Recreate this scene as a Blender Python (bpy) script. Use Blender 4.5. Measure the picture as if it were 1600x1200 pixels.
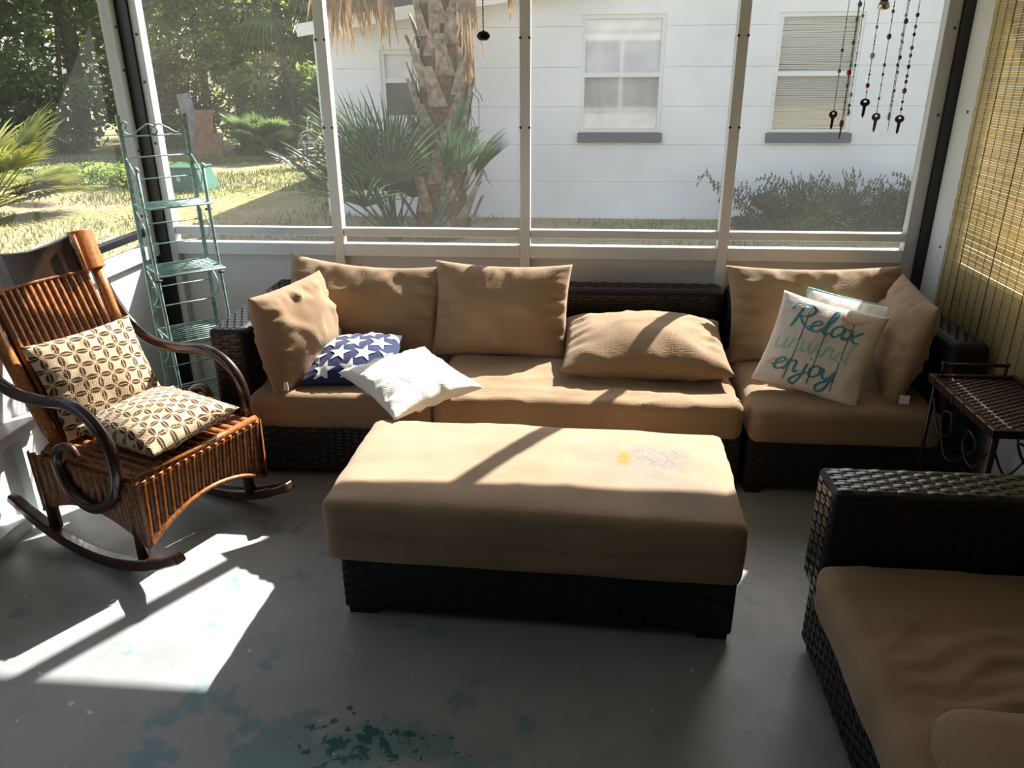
import bpy, bmesh, math, random
from mathutils import Vector, Matrix, noise
PI = math.pi
for o in list(bpy.data.objects): bpy.data.objects.remove(o)
S = bpy.context.scene
C = S.collection
V = Vector

# ------------------------------------------------------------------ camera
def cam_axes(pitch, yaw, roll):
    t, y, r = (math.radians(a) for a in (pitch, yaw, roll))
    f = V((-math.sin(y)*math.cos(t), math.cos(y)*math.cos(t), -math.sin(t)))
    rt = V((math.cos(y), math.sin(y), 0)); up = rt.cross(f)
    return math.cos(r)*rt + math.sin(r)*up, -math.sin(r)*rt + math.cos(r)*up, f
cr, cu, cf = cam_axes(22.228, 5.137, -0.402)
cd = bpy.data.cameras.new('camera'); cam = bpy.data.objects.new('camera', cd); C.objects.link(cam)
cd.sensor_width = 36; cd.lens = 1209.24*36/1600; cd.clip_start = .05; cd.clip_end = 300
cam.matrix_world = Matrix(((cr.x, cu.x, -cf.x, 0), (cr.y, cu.y, -cf.y, 0), (cr.z, cu.z, -cf.z, 1.6), (0, 0, 0, 1)))
S.camera = cam

# ------------------------------------------------------------------ light
SUN_DIR = V((.612, 1.0, .955)).normalized()          # towards the sun
w = bpy.data.worlds.new('world'); S.world = w; w.use_nodes = True
nt = w.node_tree; nt.nodes.clear()
sky = nt.nodes.new('ShaderNodeTexSky'); sky.sky_type = 'NISHITA'; sky.sun_disc = False
sky.sun_elevation = math.asin(SUN_DIR.z); sky.sun_rotation = math.atan2(SUN_DIR.x, SUN_DIR.y)
sky.air_density = 1.0; sky.dust_density = 2.0; sky.ozone_density = 1.0
hs = nt.nodes.new('ShaderNodeHueSaturation'); hs.inputs['Saturation'].default_value = .62
bg = nt.nodes.new('ShaderNodeBackground'); bg.inputs['Strength'].default_value = .46
wo = nt.nodes.new('ShaderNodeOutputWorld')
nt.links.new(sky.outputs[0], hs.inputs['Color']); nt.links.new(hs.outputs[0], bg.inputs['Color']); nt.links.new(bg.outputs[0], wo.inputs[0])
sd = bpy.data.lights.new('sun', 'SUN'); so = bpy.data.objects.new('sun', sd); C.objects.link(so)
sd.energy = 22; sd.angle = math.radians(.6); sd.color = (1, .95, .88)
so.rotation_euler = (-SUN_DIR).to_track_quat('-Z', 'Y').to_euler()
so.location = (6, 12, 12)
S.view_settings.view_transform = 'Standard'; S.view_settings.look = 'None'
S.view_settings.gamma = 1; S.view_settings.use_curve_mapping = False
S.view_settings.exposure = 0.1

# ------------------------------------------------------------------ materials
M = {}
def mat(name, col, rough=.6, metal=0, noise_scale=None, amt=.25, bump=0, bump_scale=200, spec=.5, coat=0, transl=None, alpha=None, col2=None):
    m = bpy.data.materials.new(name); m.use_nodes = True; n = m.node_tree; b = n.nodes['Principled BSDF']
    b.inputs['Roughness'].default_value = rough; b.inputs['Metallic'].default_value = metal
    b.inputs['Specular IOR Level'].default_value = spec; b.inputs['Coat Weight'].default_value = coat
    b.inputs['Base Color'].default_value = (*col, 1)
    tc = n.nodes.new('ShaderNodeTexCoord')
    if noise_scale:
        t = n.nodes.new('ShaderNodeTexNoise'); t.inputs['Scale'].default_value = noise_scale; t.inputs['Detail'].default_value = 6
        n.links.new(tc.outputs['Object'], t.inputs['Vector'])
        r = n.nodes.new('ShaderNodeValToRGB'); r.color_ramp.elements[0].position = .3; r.color_ramp.elements[1].position = .7
        c2 = col2 or tuple(max(0, c*(1-2*amt)) for c in col)
        r.color_ramp.elements[0].color = (*c2, 1); r.color_ramp.elements[1].color = (*[min(1, c*(1+amt*.5)) for c in col], 1)
        n.links.new(t.outputs['Fac'], r.inputs[0]); n.links.new(r.outputs[0], b.inputs['Base Color'])
    if bump:
        t2 = n.nodes.new('ShaderNodeTexNoise'); t2.inputs['Scale'].default_value = bump_scale; t2.inputs['Detail'].default_value = 3
        n.links.new(tc.outputs['Object'], t2.inputs['Vector'])
        bp = n.nodes.new('ShaderNodeBump'); bp.inputs['Strength'].default_value = bump; bp.inputs['Distance'].default_value = .003
        n.links.new(t2.outputs['Fac'], bp.inputs['Height']); n.links.new(bp.outputs[0], b.inputs['Normal'])
    if transl:
        o = n.nodes['Material Output']; tr = n.nodes.new('ShaderNodeBsdfTranslucent'); mx = n.nodes.new('ShaderNodeMixShader')
        mx.inputs[0].default_value = transl
        src = b.inputs['Base Color'].links[0].from_socket if b.inputs['Base Color'].links else None
        if src: n.links.new(src, tr.inputs['Color'])
        else: tr.inputs['Color'].default_value = (*col, 1)
        n.links.new(b.outputs[0], mx.inputs[1]); n.links.new(tr.outputs[0], mx.inputs[2]); n.links.new(mx.outputs[0], o.inputs[0])
    M[name] = m
    return m

def N(m, typ, **kw):
    nd = m.node_tree.nodes.new('ShaderNode'+typ)
    for k, v in kw.items(): setattr(nd, k, v)
    return nd
def mth(m, op, a, b=None, c=None):
    nd = m.node_tree.nodes.new('ShaderNodeMath'); nd.operation = op
    for i, x in enumerate((a, b, c)):
        if x is None: continue
        if isinstance(x, (int, float)): nd.inputs[i].default_value = x
        else: m.node_tree.links.new(x, nd.inputs[i])
    return nd.outputs[0]
def mixc(m, fac, a, b):
    nd = m.node_tree.nodes.new('ShaderNodeMix'); nd.data_type = 'RGBA'
    L_ = m.node_tree.links
    for sock, x in ((nd.inputs[0], fac), (nd.inputs[6], a), (nd.inputs[7], b)):
        if isinstance(x, (int, float)): sock.default_value = x
        elif isinstance(x, tuple): sock.default_value = (*x, 1)
        else: L_.new(x, sock)
    return nd.outputs[2]

def fabric(name, col, rough=.9):
    m = mat(name, col, rough, noise_scale=6, amt=.08, spec=.15)
    n = m.node_tree; b = n.nodes['Principled BSDF']
    b.inputs['Sheen Weight'].default_value = .15
    tc = N(m, 'TexCoord'); sep = N(m, 'SeparateXYZ'); n.links.new(tc.outputs['Object'], sep.inputs[0])
    s = [mth(m, 'SINE', mth(m, 'MULTIPLY', sep.outputs[i], 1300)) for i in range(3)]
    hgt = mth(m, 'ADD', mth(m, 'ADD', s[0], s[1]), s[2])
    nz = N(m, 'TexNoise'); nz.inputs['Scale'].default_value = 90; n.links.new(tc.outputs['Object'], nz.inputs['Vector'])
    hgt = mth(m, 'ADD', mth(m, 'MULTIPLY', hgt, .3), mth(m, 'MULTIPLY', nz.outputs['Fac'], 2))
    bp = N(m, 'Bump'); bp.inputs['Strength'].default_value = .25; bp.inputs['Distance'].default_value = .002
    n.links.new(hgt, bp.inputs['Height']); n.links.new(bp.outputs[0], b.inputs['Normal'])
    return m
fabric('tan_fabric', (.31, .207, .118))
fabric('white_fabric', (.80, .78, .72))
fabric('navy_fabric', (.025, .035, .11))
fabric('print_fabric', (.74, .68, .60))
fabric('teal_edge', (.30, .58, .55))
mat('teal_print', (.05, .25, .32), .9); mat('mint_print', (.30, .58, .52), .9); mat('line_print', (.07, .04, .03), .9)
mat('star_print', (.80, .80, .80), .9); mat('coral_print', (.70, .42, .34), .9); mat('tag_white', (.8, .8, .82), .7)
mat('dark_weave', (.016, .012, .010), .32, noise_scale=40, amt=.3, spec=.55)
mat('dark_core', (.008, .006, .005), .7)
mat('wicker', (.36, .125, .030), .36, noise_scale=60, amt=.35, spec=.5, coat=.25)
mat('wrap_cane', (.48, .19, .055), .30, noise_scale=80, amt=.2, coat=.4)
mat('dark_wood', (.040, .015, .009), .26, noise_scale=12, amt=.35, coat=.35)
mat('rocker_wood', (.06, .022, .012), .3, noise_scale=12, amt=.35, coat=.3)
mat('mint_metal', (.29, .45, .41), .45, noise_scale=30, amt=.25, metal=.15)
mat('rust', (.07, .035, .02), .7)
mat('white_frame', (.62, .645, .65), .4, noise_scale=3, amt=.06)
mat('grey_flange', (.45, .45, .45), .45)
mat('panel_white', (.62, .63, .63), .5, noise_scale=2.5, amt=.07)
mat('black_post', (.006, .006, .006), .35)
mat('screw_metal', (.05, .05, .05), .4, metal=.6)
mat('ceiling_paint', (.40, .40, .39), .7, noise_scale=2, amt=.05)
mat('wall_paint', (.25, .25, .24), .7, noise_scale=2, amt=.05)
mat('brown_metal', (.035, .012, .009), .3, metal=.3)
mat('brown_weave', (.085, .035, .025), .35, noise_scale=60, amt=.3)
mat('yellow_bag', (.55, .38, .02), .4, noise_scale=8, amt=.2)
mat('chain_metal', (.03, .025, .02), .35, metal=.7)
mat('key_metal', (.10, .085, .075), .35, metal=.8)
mat('key_bronze', (.07, .04, .02), .4, metal=.7)
mat('silver', (.7, .7, .68), .15, metal=1)
mat('string', (.04, .04, .04), .7)
for k, c in dict(red=(.6, .02, .03), blue=(.02, .12, .35), teal=(.01, .28, .32), green=(.04, .25, .06), clear=(.7, .75, .72), purple=(.08, .04, .22), sky=(.12, .42, .62), olive=(.2, .2, .07), rose=(.35, .12, .15)).items():
    mat('bead_'+k, c, .12, spec=.8, coat=.5)
# neighbour house and garden
mat('house_white', (.80, .81, .82), .75, noise_scale=1.2, amt=.035, bump=.3, bump_scale=60)
mat('house_trim', (.78, .79, .80), .6)
mat('window_white', (.74, .74, .72), .45)
mat('sill_slate', (.085, .10, .13), .6, noise_scale=20, amt=.1)
mat('curtain', (.66, .65, .62), .8, noise_scale=3, amt=.12)
mat('curtain_white', (.92, .93, .94), .7, noise_scale=4, amt=.1)
mat('slat_cream', (.62, .57, .48), .7)
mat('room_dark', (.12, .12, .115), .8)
mat('glass_dull', (.25, .25, .24), .12, spec=.6)
mat('shingle', (.25, .24, .23), .8, noise_scale=20)
mat('bark', (.16, .115, .08), .9, noise_scale=25, amt=.35)
mat('boot', (.36, .29, .225), .85, noise_scale=14, amt=.35, bump=.4, bump_scale=50)
mat('boot_inner', (.20, .10, .05), .9, noise_scale=20, amt=.3)
mat('dead_frond', (.40, .28, .16), .8, noise_scale=10, amt=.25, transl=.3)
mat('palmetto', (.085, .15, .065), .5, noise_scale=5, amt=.3, transl=.3)
mat('palmetto_yellow', (.30, .32, .05), .5, noise_scale=5, amt=.3, transl=.4)
mat('palm_green', (.16, .24, .08), .5, noise_scale=3, amt=.3, transl=.55)
mat('leaf_dark', (.12, .19, .06), .6, noise_scale=1.3, amt=.3, transl=.55)
mat('leaf_mid', (.26, .36, .085), .6, noise_scale=1.3, amt=.35, transl=.55)
mat('leaf_bright', (.45, .50, .12), .6, noise_scale=1.3, amt=.35, transl=.55)
mat('vine_brown', (.32, .28, .13), .8, noise_scale=1.5, amt=.3, transl=.55)
mat('fern', (.10, .14, .065), .6, noise_scale=4, amt=.3, transl=.3)
mat('grass_blade', (.24, .28, .07), .7, noise_scale=.8, amt=.35, transl=.4)
mat('litter', (.34, .27, .17), .9, noise_scale=5, amt=.3)
mat('utility_green', (.035, .14, .10), .5)
mat('plank_grey', (.25, .235, .22), .8, noise_scale=8); mat('plank_brown', (.30, .15, .075), .8, noise_scale=8)
mat('rubber', (.02, .02, .02), .6); mat('steel', (.5, .5, .5), .3, metal=.9)
mat('red_plastic', (.5, .02, .02), .4); mat('bucket_grey', (.35, .40, .44), .5)

# floor paint: grey, worn, with old teal paint showing through
def floor_mat():
    m = mat('floor_paint', (.3, .31, .31), .42, spec=.4); n = m.node_tree; b = n.nodes['Principled BSDF']; L_ = n.links
    tc = N(m, 'TexCoord')
    def nz(s, d=8, r=.6):
        t = N(m, 'TexNoise'); t.inputs['Scale'].default_value = s; t.inputs['Detail'].default_value = d; t.inputs['Roughness'].default_value = r
        L_.new(tc.outputs['Object'], t.inputs['Vector']); return t.outputs['Fac']
    def step(x, lo, hi):
        r = N(m, 'MapRange'); L_.new(x, r.inputs[0]); r.inputs[1].default_value = lo; r.inputs[2].default_value = hi; r.clamp = True; return r.outputs[0]
    sep = N(m, 'SeparateXYZ'); L_.new(tc.outputs['Object'], sep.inputs[0])
    base = mixc(m, step(nz(1.6), .35, .65), (.29, .315, .325), (.37, .39, .395))
    base = mixc(m, mth(m, 'MULTIPLY', step(nz(9), .5, .75), .35), base, (.24, .22, .19))
    # worn area near the front middle of the porch
    dx = mth(m, 'DIVIDE', mth(m, 'ADD', sep.outputs[0], .62), .62); dy = mth(m, 'DIVIDE', mth(m, 'ADD', sep.outputs[1], -1.38), .24)
    d = mth(m, 'SQRT', mth(m, 'ADD', mth(m, 'POWER', dx, 2), mth(m, 'POWER', dy, 2)))
    area = step(d, 1.25, .2)
    pale = mth(m, 'MULTIPLY', step(mth(m, 'ADD', nz(6), mth(m, 'MULTIPLY', area, .22)), .60, .66), .6)
    base = mixc(m, pale, base, (.10, .26, .30))
    dx2 = mth(m, 'DIVIDE', mth(m, 'ADD', sep.outputs[0], .52), .26); dy2 = mth(m, 'DIVIDE', mth(m, 'ADD', sep.outputs[1], -1.45), .16)
    area2 = step(mth(m, 'SQRT', mth(m, 'ADD', mth(m, 'POWER', dx2, 2), mth(m, 'POWER', dy2, 2))), 1.2, .2)
    deep = step(mth(m, 'ADD', nz(26), mth(m, 'MULTIPLY', area2, .22)), .70, .73)
    base = mixc(m, deep, base, (.012, .12, .13))
    base = mixc(m, step(nz(30, 2, .4), .74, .76), base, (.62, .62, .60))
    base = mixc(m, step(nz(47, 3, .5), .735, .76), base, (.05, .05, .05))
    L_.new(base, b.inputs['Base Color'])
    rr = step(nz(4), .3, .7); L_.new(mth(m, 'ADD', mth(m, 'MULTIPLY', rr, .2), .34), b.inputs['Roughness'])
    bp = N(m, 'Bump'); bp.inputs['Strength'].default_value = .12; bp.inputs['Distance'].default_value = .004
    L_.new(nz(35), bp.inputs['Height']); L_.new(bp.outputs[0], b.inputs['Normal'])
floor_mat()

# stained ottoman cover
def stain_mat():
    m = fabric('ottoman_fabric', (.36, .255, .165)); n = m.node_tree; b = n.nodes['Principled BSDF']; L_ = n.links
    base = b.inputs['Base Color'].links[0].from_socket
    tc = N(m, 'TexCoord'); sep = N(m, 'SeparateXYZ'); L_.new(tc.outputs['Object'], sep.inputs[0])
    t = N(m, 'TexNoise'); t.inputs['Scale'].default_value = 14; t.inputs['Detail'].default_value = 6; L_.new(tc.outputs['Object'], t.inputs['Vector'])
    t2 = N(m, 'TexNoise'); t2.inputs['Scale'].default_value = 120; L_.new(tc.outputs['Object'], t2.inputs['Vector'])
    def blob(cx, cy, rx, ry, soft, warp=.6):
        dx = mth(m, 'DIVIDE', mth(m, 'SUBTRACT', sep.outputs[0], cx), rx); dy = mth(m, 'DIVIDE', mth(m, 'SUBTRACT', sep.outputs[1], cy), ry)
        d = mth(m, 'SQRT', mth(m, 'ADD', mth(m, 'POWER', dx, 2), mth(m, 'POWER', dy, 2)))
        d = mth(m, 'ADD', d, mth(m, 'MULTIPLY', mth(m, 'SUBTRACT', t.outputs['Fac'], .5), 2*warp))
        r = N(m, 'MapRange'); r.clamp = True; L_.new(d, r.inputs[0]); r.inputs[1].default_value = 1+soft; r.inputs[2].default_value = 1-soft
        return mth(m, 'MULTIPLY', r.outputs[0], mth(m, 'GREATER_THAN', sep.outputs[2], .1))
    top = mth(m, 'GREATER_THAN', sep.outputs[2], .1)
    base = mixc(m, mth(m, 'MULTIPLY', blob(.29, .0, .15, .12, .6), .5), base, (.22, .19, .165))
    sp = N(m, 'MapRange'); sp.clamp = True; L_.new(t2.outputs['Fac'], sp.inputs[0]); sp.inputs[1].default_value = .42; sp.inputs[2].default_value = .55
    base = mixc(m, mth(m, 'MULTIPLY', blob(.375, .06, .10, .09, .5, 1.1), mth(m, 'MULTIPLY', sp.outputs[0], .85)), base, (.16, .15, .16))
    base = mixc(m, mth(m, 'MULTIPLY', blob(.44, -.18, .12, .11, .6), .4), base, (.16, .14, .13))
    base = mixc(m, blob(.262, .045, .024, .05, .35, .9), base, (.33, .18, .035))
    L_.new(base, b.inputs['Base Color'])
stain_mat()

# leaf lattice print of the chair pillows (uses the cloth's own UV, in metres)
def lattice_mat():
    m = fabric('leaf_print', (.62, .48, .30)); n = m.node_tree; b = n.nodes['Principled BSDF']; L_ = n.links
    base = b.inputs['Base Color'].links[0].from_socket
    uv = N(m, 'UVMap'); mp = N(m, 'Mapping'); mp.inputs['Rotation'].default_value = (0, 0, math.radians(8)); L_.new(uv.outputs[0], mp.inputs[0])
    sep = N(m, 'SeparateXYZ'); L_.new(mp.outputs[0], sep.inputs[0]); a = .052
    su = mth(m, 'DIVIDE', sep.outputs[0], a); sv = mth(m, 'DIVIDE', sep.outputs[1], a)
    def cen(x, off): return mth(m, 'SUBTRACT', mth(m, 'FRACT', mth(m, 'ADD', x, off+50)), .5)
    def petal(along, across):
        al = cen(along, 0); ac = cen(across, .5)
        wid = mth(m, 'MULTIPLY', mth(m, 'SUBTRACT', 1, mth(m, 'POWER', mth(m, 'MULTIPLY', al, 2.2), 2)), .20)
        aa = mth(m, 'ABSOLUTE', ac)
        inside = mth(m, 'LESS_THAN', aa, wid); rib = mth(m, 'GREATER_THAN', aa, .022)
        return mth(m, 'MULTIPLY', inside, rib)
    tz = N(m, 'TexNoise'); tz.inputs['Scale'].default_value = 90; L_.new(uv.outputs[0], tz.inputs['Vector'])
    wear = mth(m, 'GREATER_THAN', tz.outputs['Fac'], .40)
    p1 = petal(su, sv); p2 = mth(m, 'MULTIPLY', petal(sv, su), mth(m, 'ADD', mth(m, 'MULTIPLY', wear, .6), .4))
    p = mth(m, 'MINIMUM', mth(m, 'ADD', p1, p2), 1)
    L_.new(mixc(m, p, base, (.085, .035, .016)), b.inputs['Base Color'])
lattice_mat()

def screen_mat():
    m = bpy.data.materials.new('insect_screen'); m.use_nodes = True; n = m.node_tree; n.nodes.clear()
    o = n.nodes.new('ShaderNodeOutputMaterial'); tr = n.nodes.new('ShaderNodeBsdfTransparent'); df = n.nodes.new('ShaderNodeBsdfDiffuse'); tl = n.nodes.new('ShaderNodeBsdfTranslucent')
    df.inputs[0].default_value = (.10, .10, .10, 1); tl.inputs[0].default_value = (.035, .035, .034, 1)
    a = n.nodes.new('ShaderNodeAddShader'); mx = n.nodes.new('ShaderNodeMixShader')
    tc = N(m, 'TexCoord'); nz = N(m, 'TexNoise'); nz.inputs['Scale'].default_value = 2.2; nz.inputs['Detail'].default_value = 5; n.links.new(tc.outputs['Object'], nz.inputs['Vector'])
    r = N(m, 'MapRange'); n.links.new(nz.outputs['Fac'], r.inputs[0]); r.inputs[1].default_value = .35; r.inputs[2].default_value = .75; r.inputs[3].default_value = .15; r.inputs[4].default_value = .24
    n.links.new(r.outputs[0], mx.inputs[0])
    n.links.new(df.outputs[0], a.inputs[0]); n.links.new(tl.outputs[0], a.inputs[1]); n.links.new(tr.outputs[0], mx.inputs[1]); n.links.new(a.outputs[0], mx.inputs[2]); n.links.new(mx.outputs[0], o.inputs[0])
    M['screen'] = m
screen_mat()

def ground_mat():
    m = mat('lawn', (.2, .2, .08), .95, spec=.1); n = m.node_tree; b = n.nodes['Principled BSDF']; L_ = n.links
    tc = N(m, 'TexCoord')
    def nz(s, d=6):
        t = N(m, 'TexNoise'); t.inputs['Scale'].default_value = s; t.inputs['Detail'].default_value = d; L_.new(tc.outputs['Object'], t.inputs['Vector']); return t.outputs['Fac']
    def step(x, lo, hi):
        r = N(m, 'MapRange'); L_.new(x, r.inputs[0]); r.inputs[1].default_value = lo; r.inputs[2].default_value = hi; r.clamp = True; return r.outputs[0]
    c = mixc(m, step(nz(.55), .42, .6), (.34, .27, .17), (.19, .21, .055))
    c = mixc(m, mth(m, 'MULTIPLY', step(nz(14), .4, .7), .5), c, (.42, .36, .22))
    c = mixc(m, step(nz(28, 2), .68, .72), c, (.62, .58, .48))
    L_.new(c, b.inputs['Base Color'])
    bp = N(m, 'Bump'); bp.inputs['Strength'].default_value = .6; bp.inputs['Distance'].default_value = .03; L_.new(nz(25), bp.inputs['Height']); L_.new(bp.outputs[0], b.inputs['Normal'])
ground_mat()

# ------------------------------------------------------------------ mesh helpers
class MB:
    def __init__(s): s.v = []; s.f = []; s.uv = None
    def add(s, vs, fs):
        k = len(s.v); s.v += [tuple(p) for p in vs]; s.f += [tuple(i+k for i in f) for f in fs]; return s
    def box(s, x0, x1, y0, y1, z0, z1):
        return s.add([(x, y, z) for x in (x0, x1) for y in (y0, y1) for z in (z0, z1)], [(0, 1, 3, 2), (4, 6, 7, 5), (0, 4, 5, 1), (2, 3, 7, 6), (0, 2, 6, 4), (1, 5, 7, 3)])
    def obox(s, c, ax, ay, az):        # oriented box: centre and three half-axis vectors
        c = V(c); ax, ay, az = V(ax), V(ay), V(az)
        return s.add([c+i*ax+j*ay+k*az for i in (-1, 1) for j in (-1, 1) for k in (-1, 1)], [(0, 1, 3, 2), (4, 6, 7, 5), (0, 4, 5, 1), (2, 3, 7, 6), (0, 2, 6, 4), (1, 5, 7, 3)])
    def tube(s, pts, r, n=8, flat=1.0, closed=False):
        pts = [V(p) for p in pts]; k = len(pts)
        rs = r if isinstance(r, (list, tuple)) else [r]*k
        vs = []; fs = []; ref = None
        for i, p in enumerate(pts):
            t = (pts[min(i+1, k-1)]-pts[max(i-1, 0)])
            if t.length < 1e-9: t = V((0, 0, 1))
            t.normalize()
            if ref is None: ref = V((0, 0, 1)) if abs(t.z) < .9 else V((1, 0, 0))
            a = (ref-t*ref.dot(t)).normalized(); b = t.cross(a); ref = a
            for j in range(n):
                q = 2*PI*j/n; vs.append(p+a*(rs[i]*math.cos(q))+b*(rs[i]*math.sin(q)*flat))
        for i in range(k-1):
            for j in range(n):
                fs.append((i*n+j, i*n+(j+1) % n, (i+1)*n+(j+1) % n, (i+1)*n+j))
        fs.append(tuple(range(n-1, -1, -1))); fs.append(tuple((k-1)*n+j for j in range(n)))
        return s.add(vs, fs)
    def lathe(s, prof, c=(0, 0, 0), n=12):   # prof: (radius, z)
        vs = [(c[0]+r*math.cos(2*PI*j/n), c[1]+r*math.sin(2*PI*j/n), c[2]+z) for r, z in prof for j in range(n)]
        fs = [(i*n+j, i*n+(j+1) % n, (i+1)*n+(j+1) % n, (i+1)*n+j) for i in range(len(prof)-1) for j in range(n)]
        fs += [tuple(range(n-1, -1, -1)), tuple((len(prof)-1)*n+j for j in range(n))]
        return s.add(vs, fs)
    def build(s, name, material, parent=None, smooth=False, local=False, kind=None):
        me = bpy.data.meshes.new(name)
        vs = s.v
        o = bpy.data.objects.new(name, me); C.objects.link(o)
        if parent is not None:
            o.parent = parent
            if not local:
                off = parent.location.copy()
                if parent.parent is not None: off = off + parent.parent.location
                vs = [(p[0]-off.x, p[1]-off.y, p[2]-off.z) for p in vs]
        me.from_pydata(vs, [], s.f); me.update()
        if s.uv:
            ul = me.uv_layers.new(name='UVMap')
            for l in me.loops: ul.data[l.index].uv = s.uv[l.vertex_index]
        if smooth:
            for p in me.polygons: p.use_smooth = True
        me.materials.append(M[material])
        if kind: o['kind'] = kind
        return o
def tag(o, label, cat, group=None):
    o['label'] = label; o['category'] = cat
    if group: o['group'] = group
    return o
def thing(name, label, cat, loc=(0, 0, 0), rz=0, group=None):
    o = bpy.data.objects.new(name, None); C.objects.link(o); o.location = loc; o.rotation_euler = (0, 0, rz); o.empty_display_size = .1
    bpy.context.view_layer.update()
    return tag(o, label, cat, group)
def struct(o): o['kind'] = 'structure'; return o
def bevel(o, width, seg=2):
    b = o.modifiers.new('bevel', 'BEVEL'); b.width = width; b.segments = seg; b.limit_method = 'ANGLE'; return o
def catmull(pts, n=8):
    pts = [V(p) if len(p) == 3 else V((p[0], p[1], 0)) for p in pts]; out = []
    for i in range(len(pts)-1):
        p0 = pts[max(i-1, 0)]; p1 = pts[i]; p2 = pts[i+1]; p3 = pts[min(i+2, len(pts)-1)]
        for k in range(n):
            t = k/n
            out.append(.5*((2*p1)+(-p0+p2)*t+(2*p0-5*p1+4*p2-p3)*t*t+(-p0+3*p1-3*p2+p3)*t**3))
    out.append(pts[-1]); return out

# ------------------------------------------------------------------ the porch
XL, XR, YB = -2.10, 1.58, 3.70
ZH = 2.045
fl = struct(MB().box(-2.22, 1.72, -1.3, 3.80, -.1, 0).build('floor', 'floor_paint'))
ce = MB(); ce.add([(-2.4, -1.4, 2.62), (2.25, -1.4, 2.62), (2.25, 3.78, 2.20), (-2.4, 3.78, 2.20), (-2.4, -1.4, 2.74), (2.25, -1.4, 2.74), (2.25, 3.78, 2.32), (-2.4, 3.78, 2.32)], [(0, 1, 2, 3), (7, 6, 5, 4), (0, 4, 5, 1), (1, 5, 6, 2), (2, 6, 7, 3), (3, 7, 4, 0)])  # right overhang, out of view, extended to keep sun off the blind
struct(ce.build('ceiling', 'ceiling_paint'))
wr_ = struct(MB().box(-2.22, 1.72, -1.4, -1.3, -.1, 2.6).build('wall_rear', 'wall_paint'))  # house wall behind the camera, unseen; added to shape the light

def empty_struct(name, loc=(0, 0, 0)):
    o = bpy.data.objects.new(name, None); C.objects.link(o); o.location = loc; o.empty_display_size = .1; o['kind'] = 'structure'; return o
def part(root, name, m, *dims, bev=0, sm=False):
    o = MB().box(*dims).build(name, m, root)
    if bev: bevel(o, bev)
    return o
def screw(root, p, d):
    d = V(d); o = MB(); a = V((0, 0, 1)) if abs(d.z) < .9 else V((1, 0, 0)); b = d.cross(a)
    o.tube([V(p), V(p)+d*.004], .006, 8); return o.build('screw', 'screw_metal', root)

# back wall
wb = empty_struct('wall_back')
mulls = (-1.17, -.262, .664)
xs = [-1.995] + list(mulls) + [1.478]
for x in mulls:
    part(wb, 'mullion', 'white_frame', x-.024, x+.024, 3.655, 3.715, 0, ZH, bev=.003)
for i in range(4):
    a = xs[i]+(.024 if i else 0); b = xs[i+1]-(.024 if i < 3 else 0)
    part(wb, 'kick_panel', 'panel_white', a, b, 3.70, 3.715, 0, .76)
    part(wb, 'lower_rail', 'white_frame', a, b, 3.655, 3.712, .752, .812, bev=.004)
    part(wb, 'upper_rail', 'white_frame', a, b, 3.665, 3.705, .848, .888, bev=.004)
    part(wb, 'insect_screen', 'screen', a, b, 3.6995, 3.7005, .80, ZH)
part(wb, 'header_beam', 'white_frame', -2.16, 1.64, 3.64, 3.74, ZH, 2.21)
part(wb, 'post', 'black_post', -2.145, -2.03, 3.64, 3.735, 0, ZH)
part(wb, 'post', 'black_post', 1.535, 1.60, 3.64, 3.735, 0, ZH)
part(wb, 'post_flange', 'white_frame', -2.03, -1.995, 3.655, 3.715, 0, ZH, bev=.003)
part(wb, 'post_flange', 'grey_flange', 1.478, 1.535, 3.66, 3.715, 0, ZH, bev=.003)
for x in mulls:
    for z in (1.35, 1.72):
        for s in (-1, 1): screw(wb, (x+s*.020, 3.655, z), (0, -1, 0))
for z in (1.28, 1.55, 1.75): screw(wb, (-2.012, 3.655, z), (0, -1, 0))
for z in (1.40, 1.74): screw(wb, (1.517, 3.66, z), (0, -1, 0))

# left wall
wl = empty_struct('wall_left')
part(wl, 'kick_panel', 'panel_white', -2.115, -2.10, .5, 3.64, 0, .76)
part(wl, 'sill_board', 'white_frame', -2.12, -2.075, .5, 3.64, .75, .815, bev=.004)
part(wl, 'dark_rail', 'black_post', -2.125, -2.09, .5, 3.64, .855, .89, bev=.003)
part(wl, 'post', 'white_frame', -2.10, -2.06, 2.60, 2.70, 0, .75, bev=.004)
part(wl, 'post_flange', 'grey_flange', -2.14, -2.085, 3.60, 3.64, .80, 2.2, bev=.003)
part(wl, 'insect_screen', 'screen', -2.1105, -2.1095, .5, 3.62, .80, 2.3)
part(wl, 'light_block_panel', 'wall_paint', -2.125, -2.08, -1.3, .5, 0, 2.3)  # out of view; added to cut the light reaching the loveseat
part(wl, 'ledge', 'white_frame', -2.11, -2.015, 1.2, 2.52, .36, .40, bev=.004)
part(wl, 'ledge_support', 'white_frame', -2.11, -2.06, 2.42, 2.48, .0, .36)
part(wl, 'footing_board', 'white_frame', -2.11, -2.03, 1.2, 2.34, 0, .055, bev=.004)
part(wl, 'header_beam', 'white_frame', -2.17, -2.08, -1.3, 3.64, 2.10, 2.35)
for z in (1.25, 1.6, 1.78): screw(wl, (-2.085, 3.62, z), (1, 0, 0))

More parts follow.
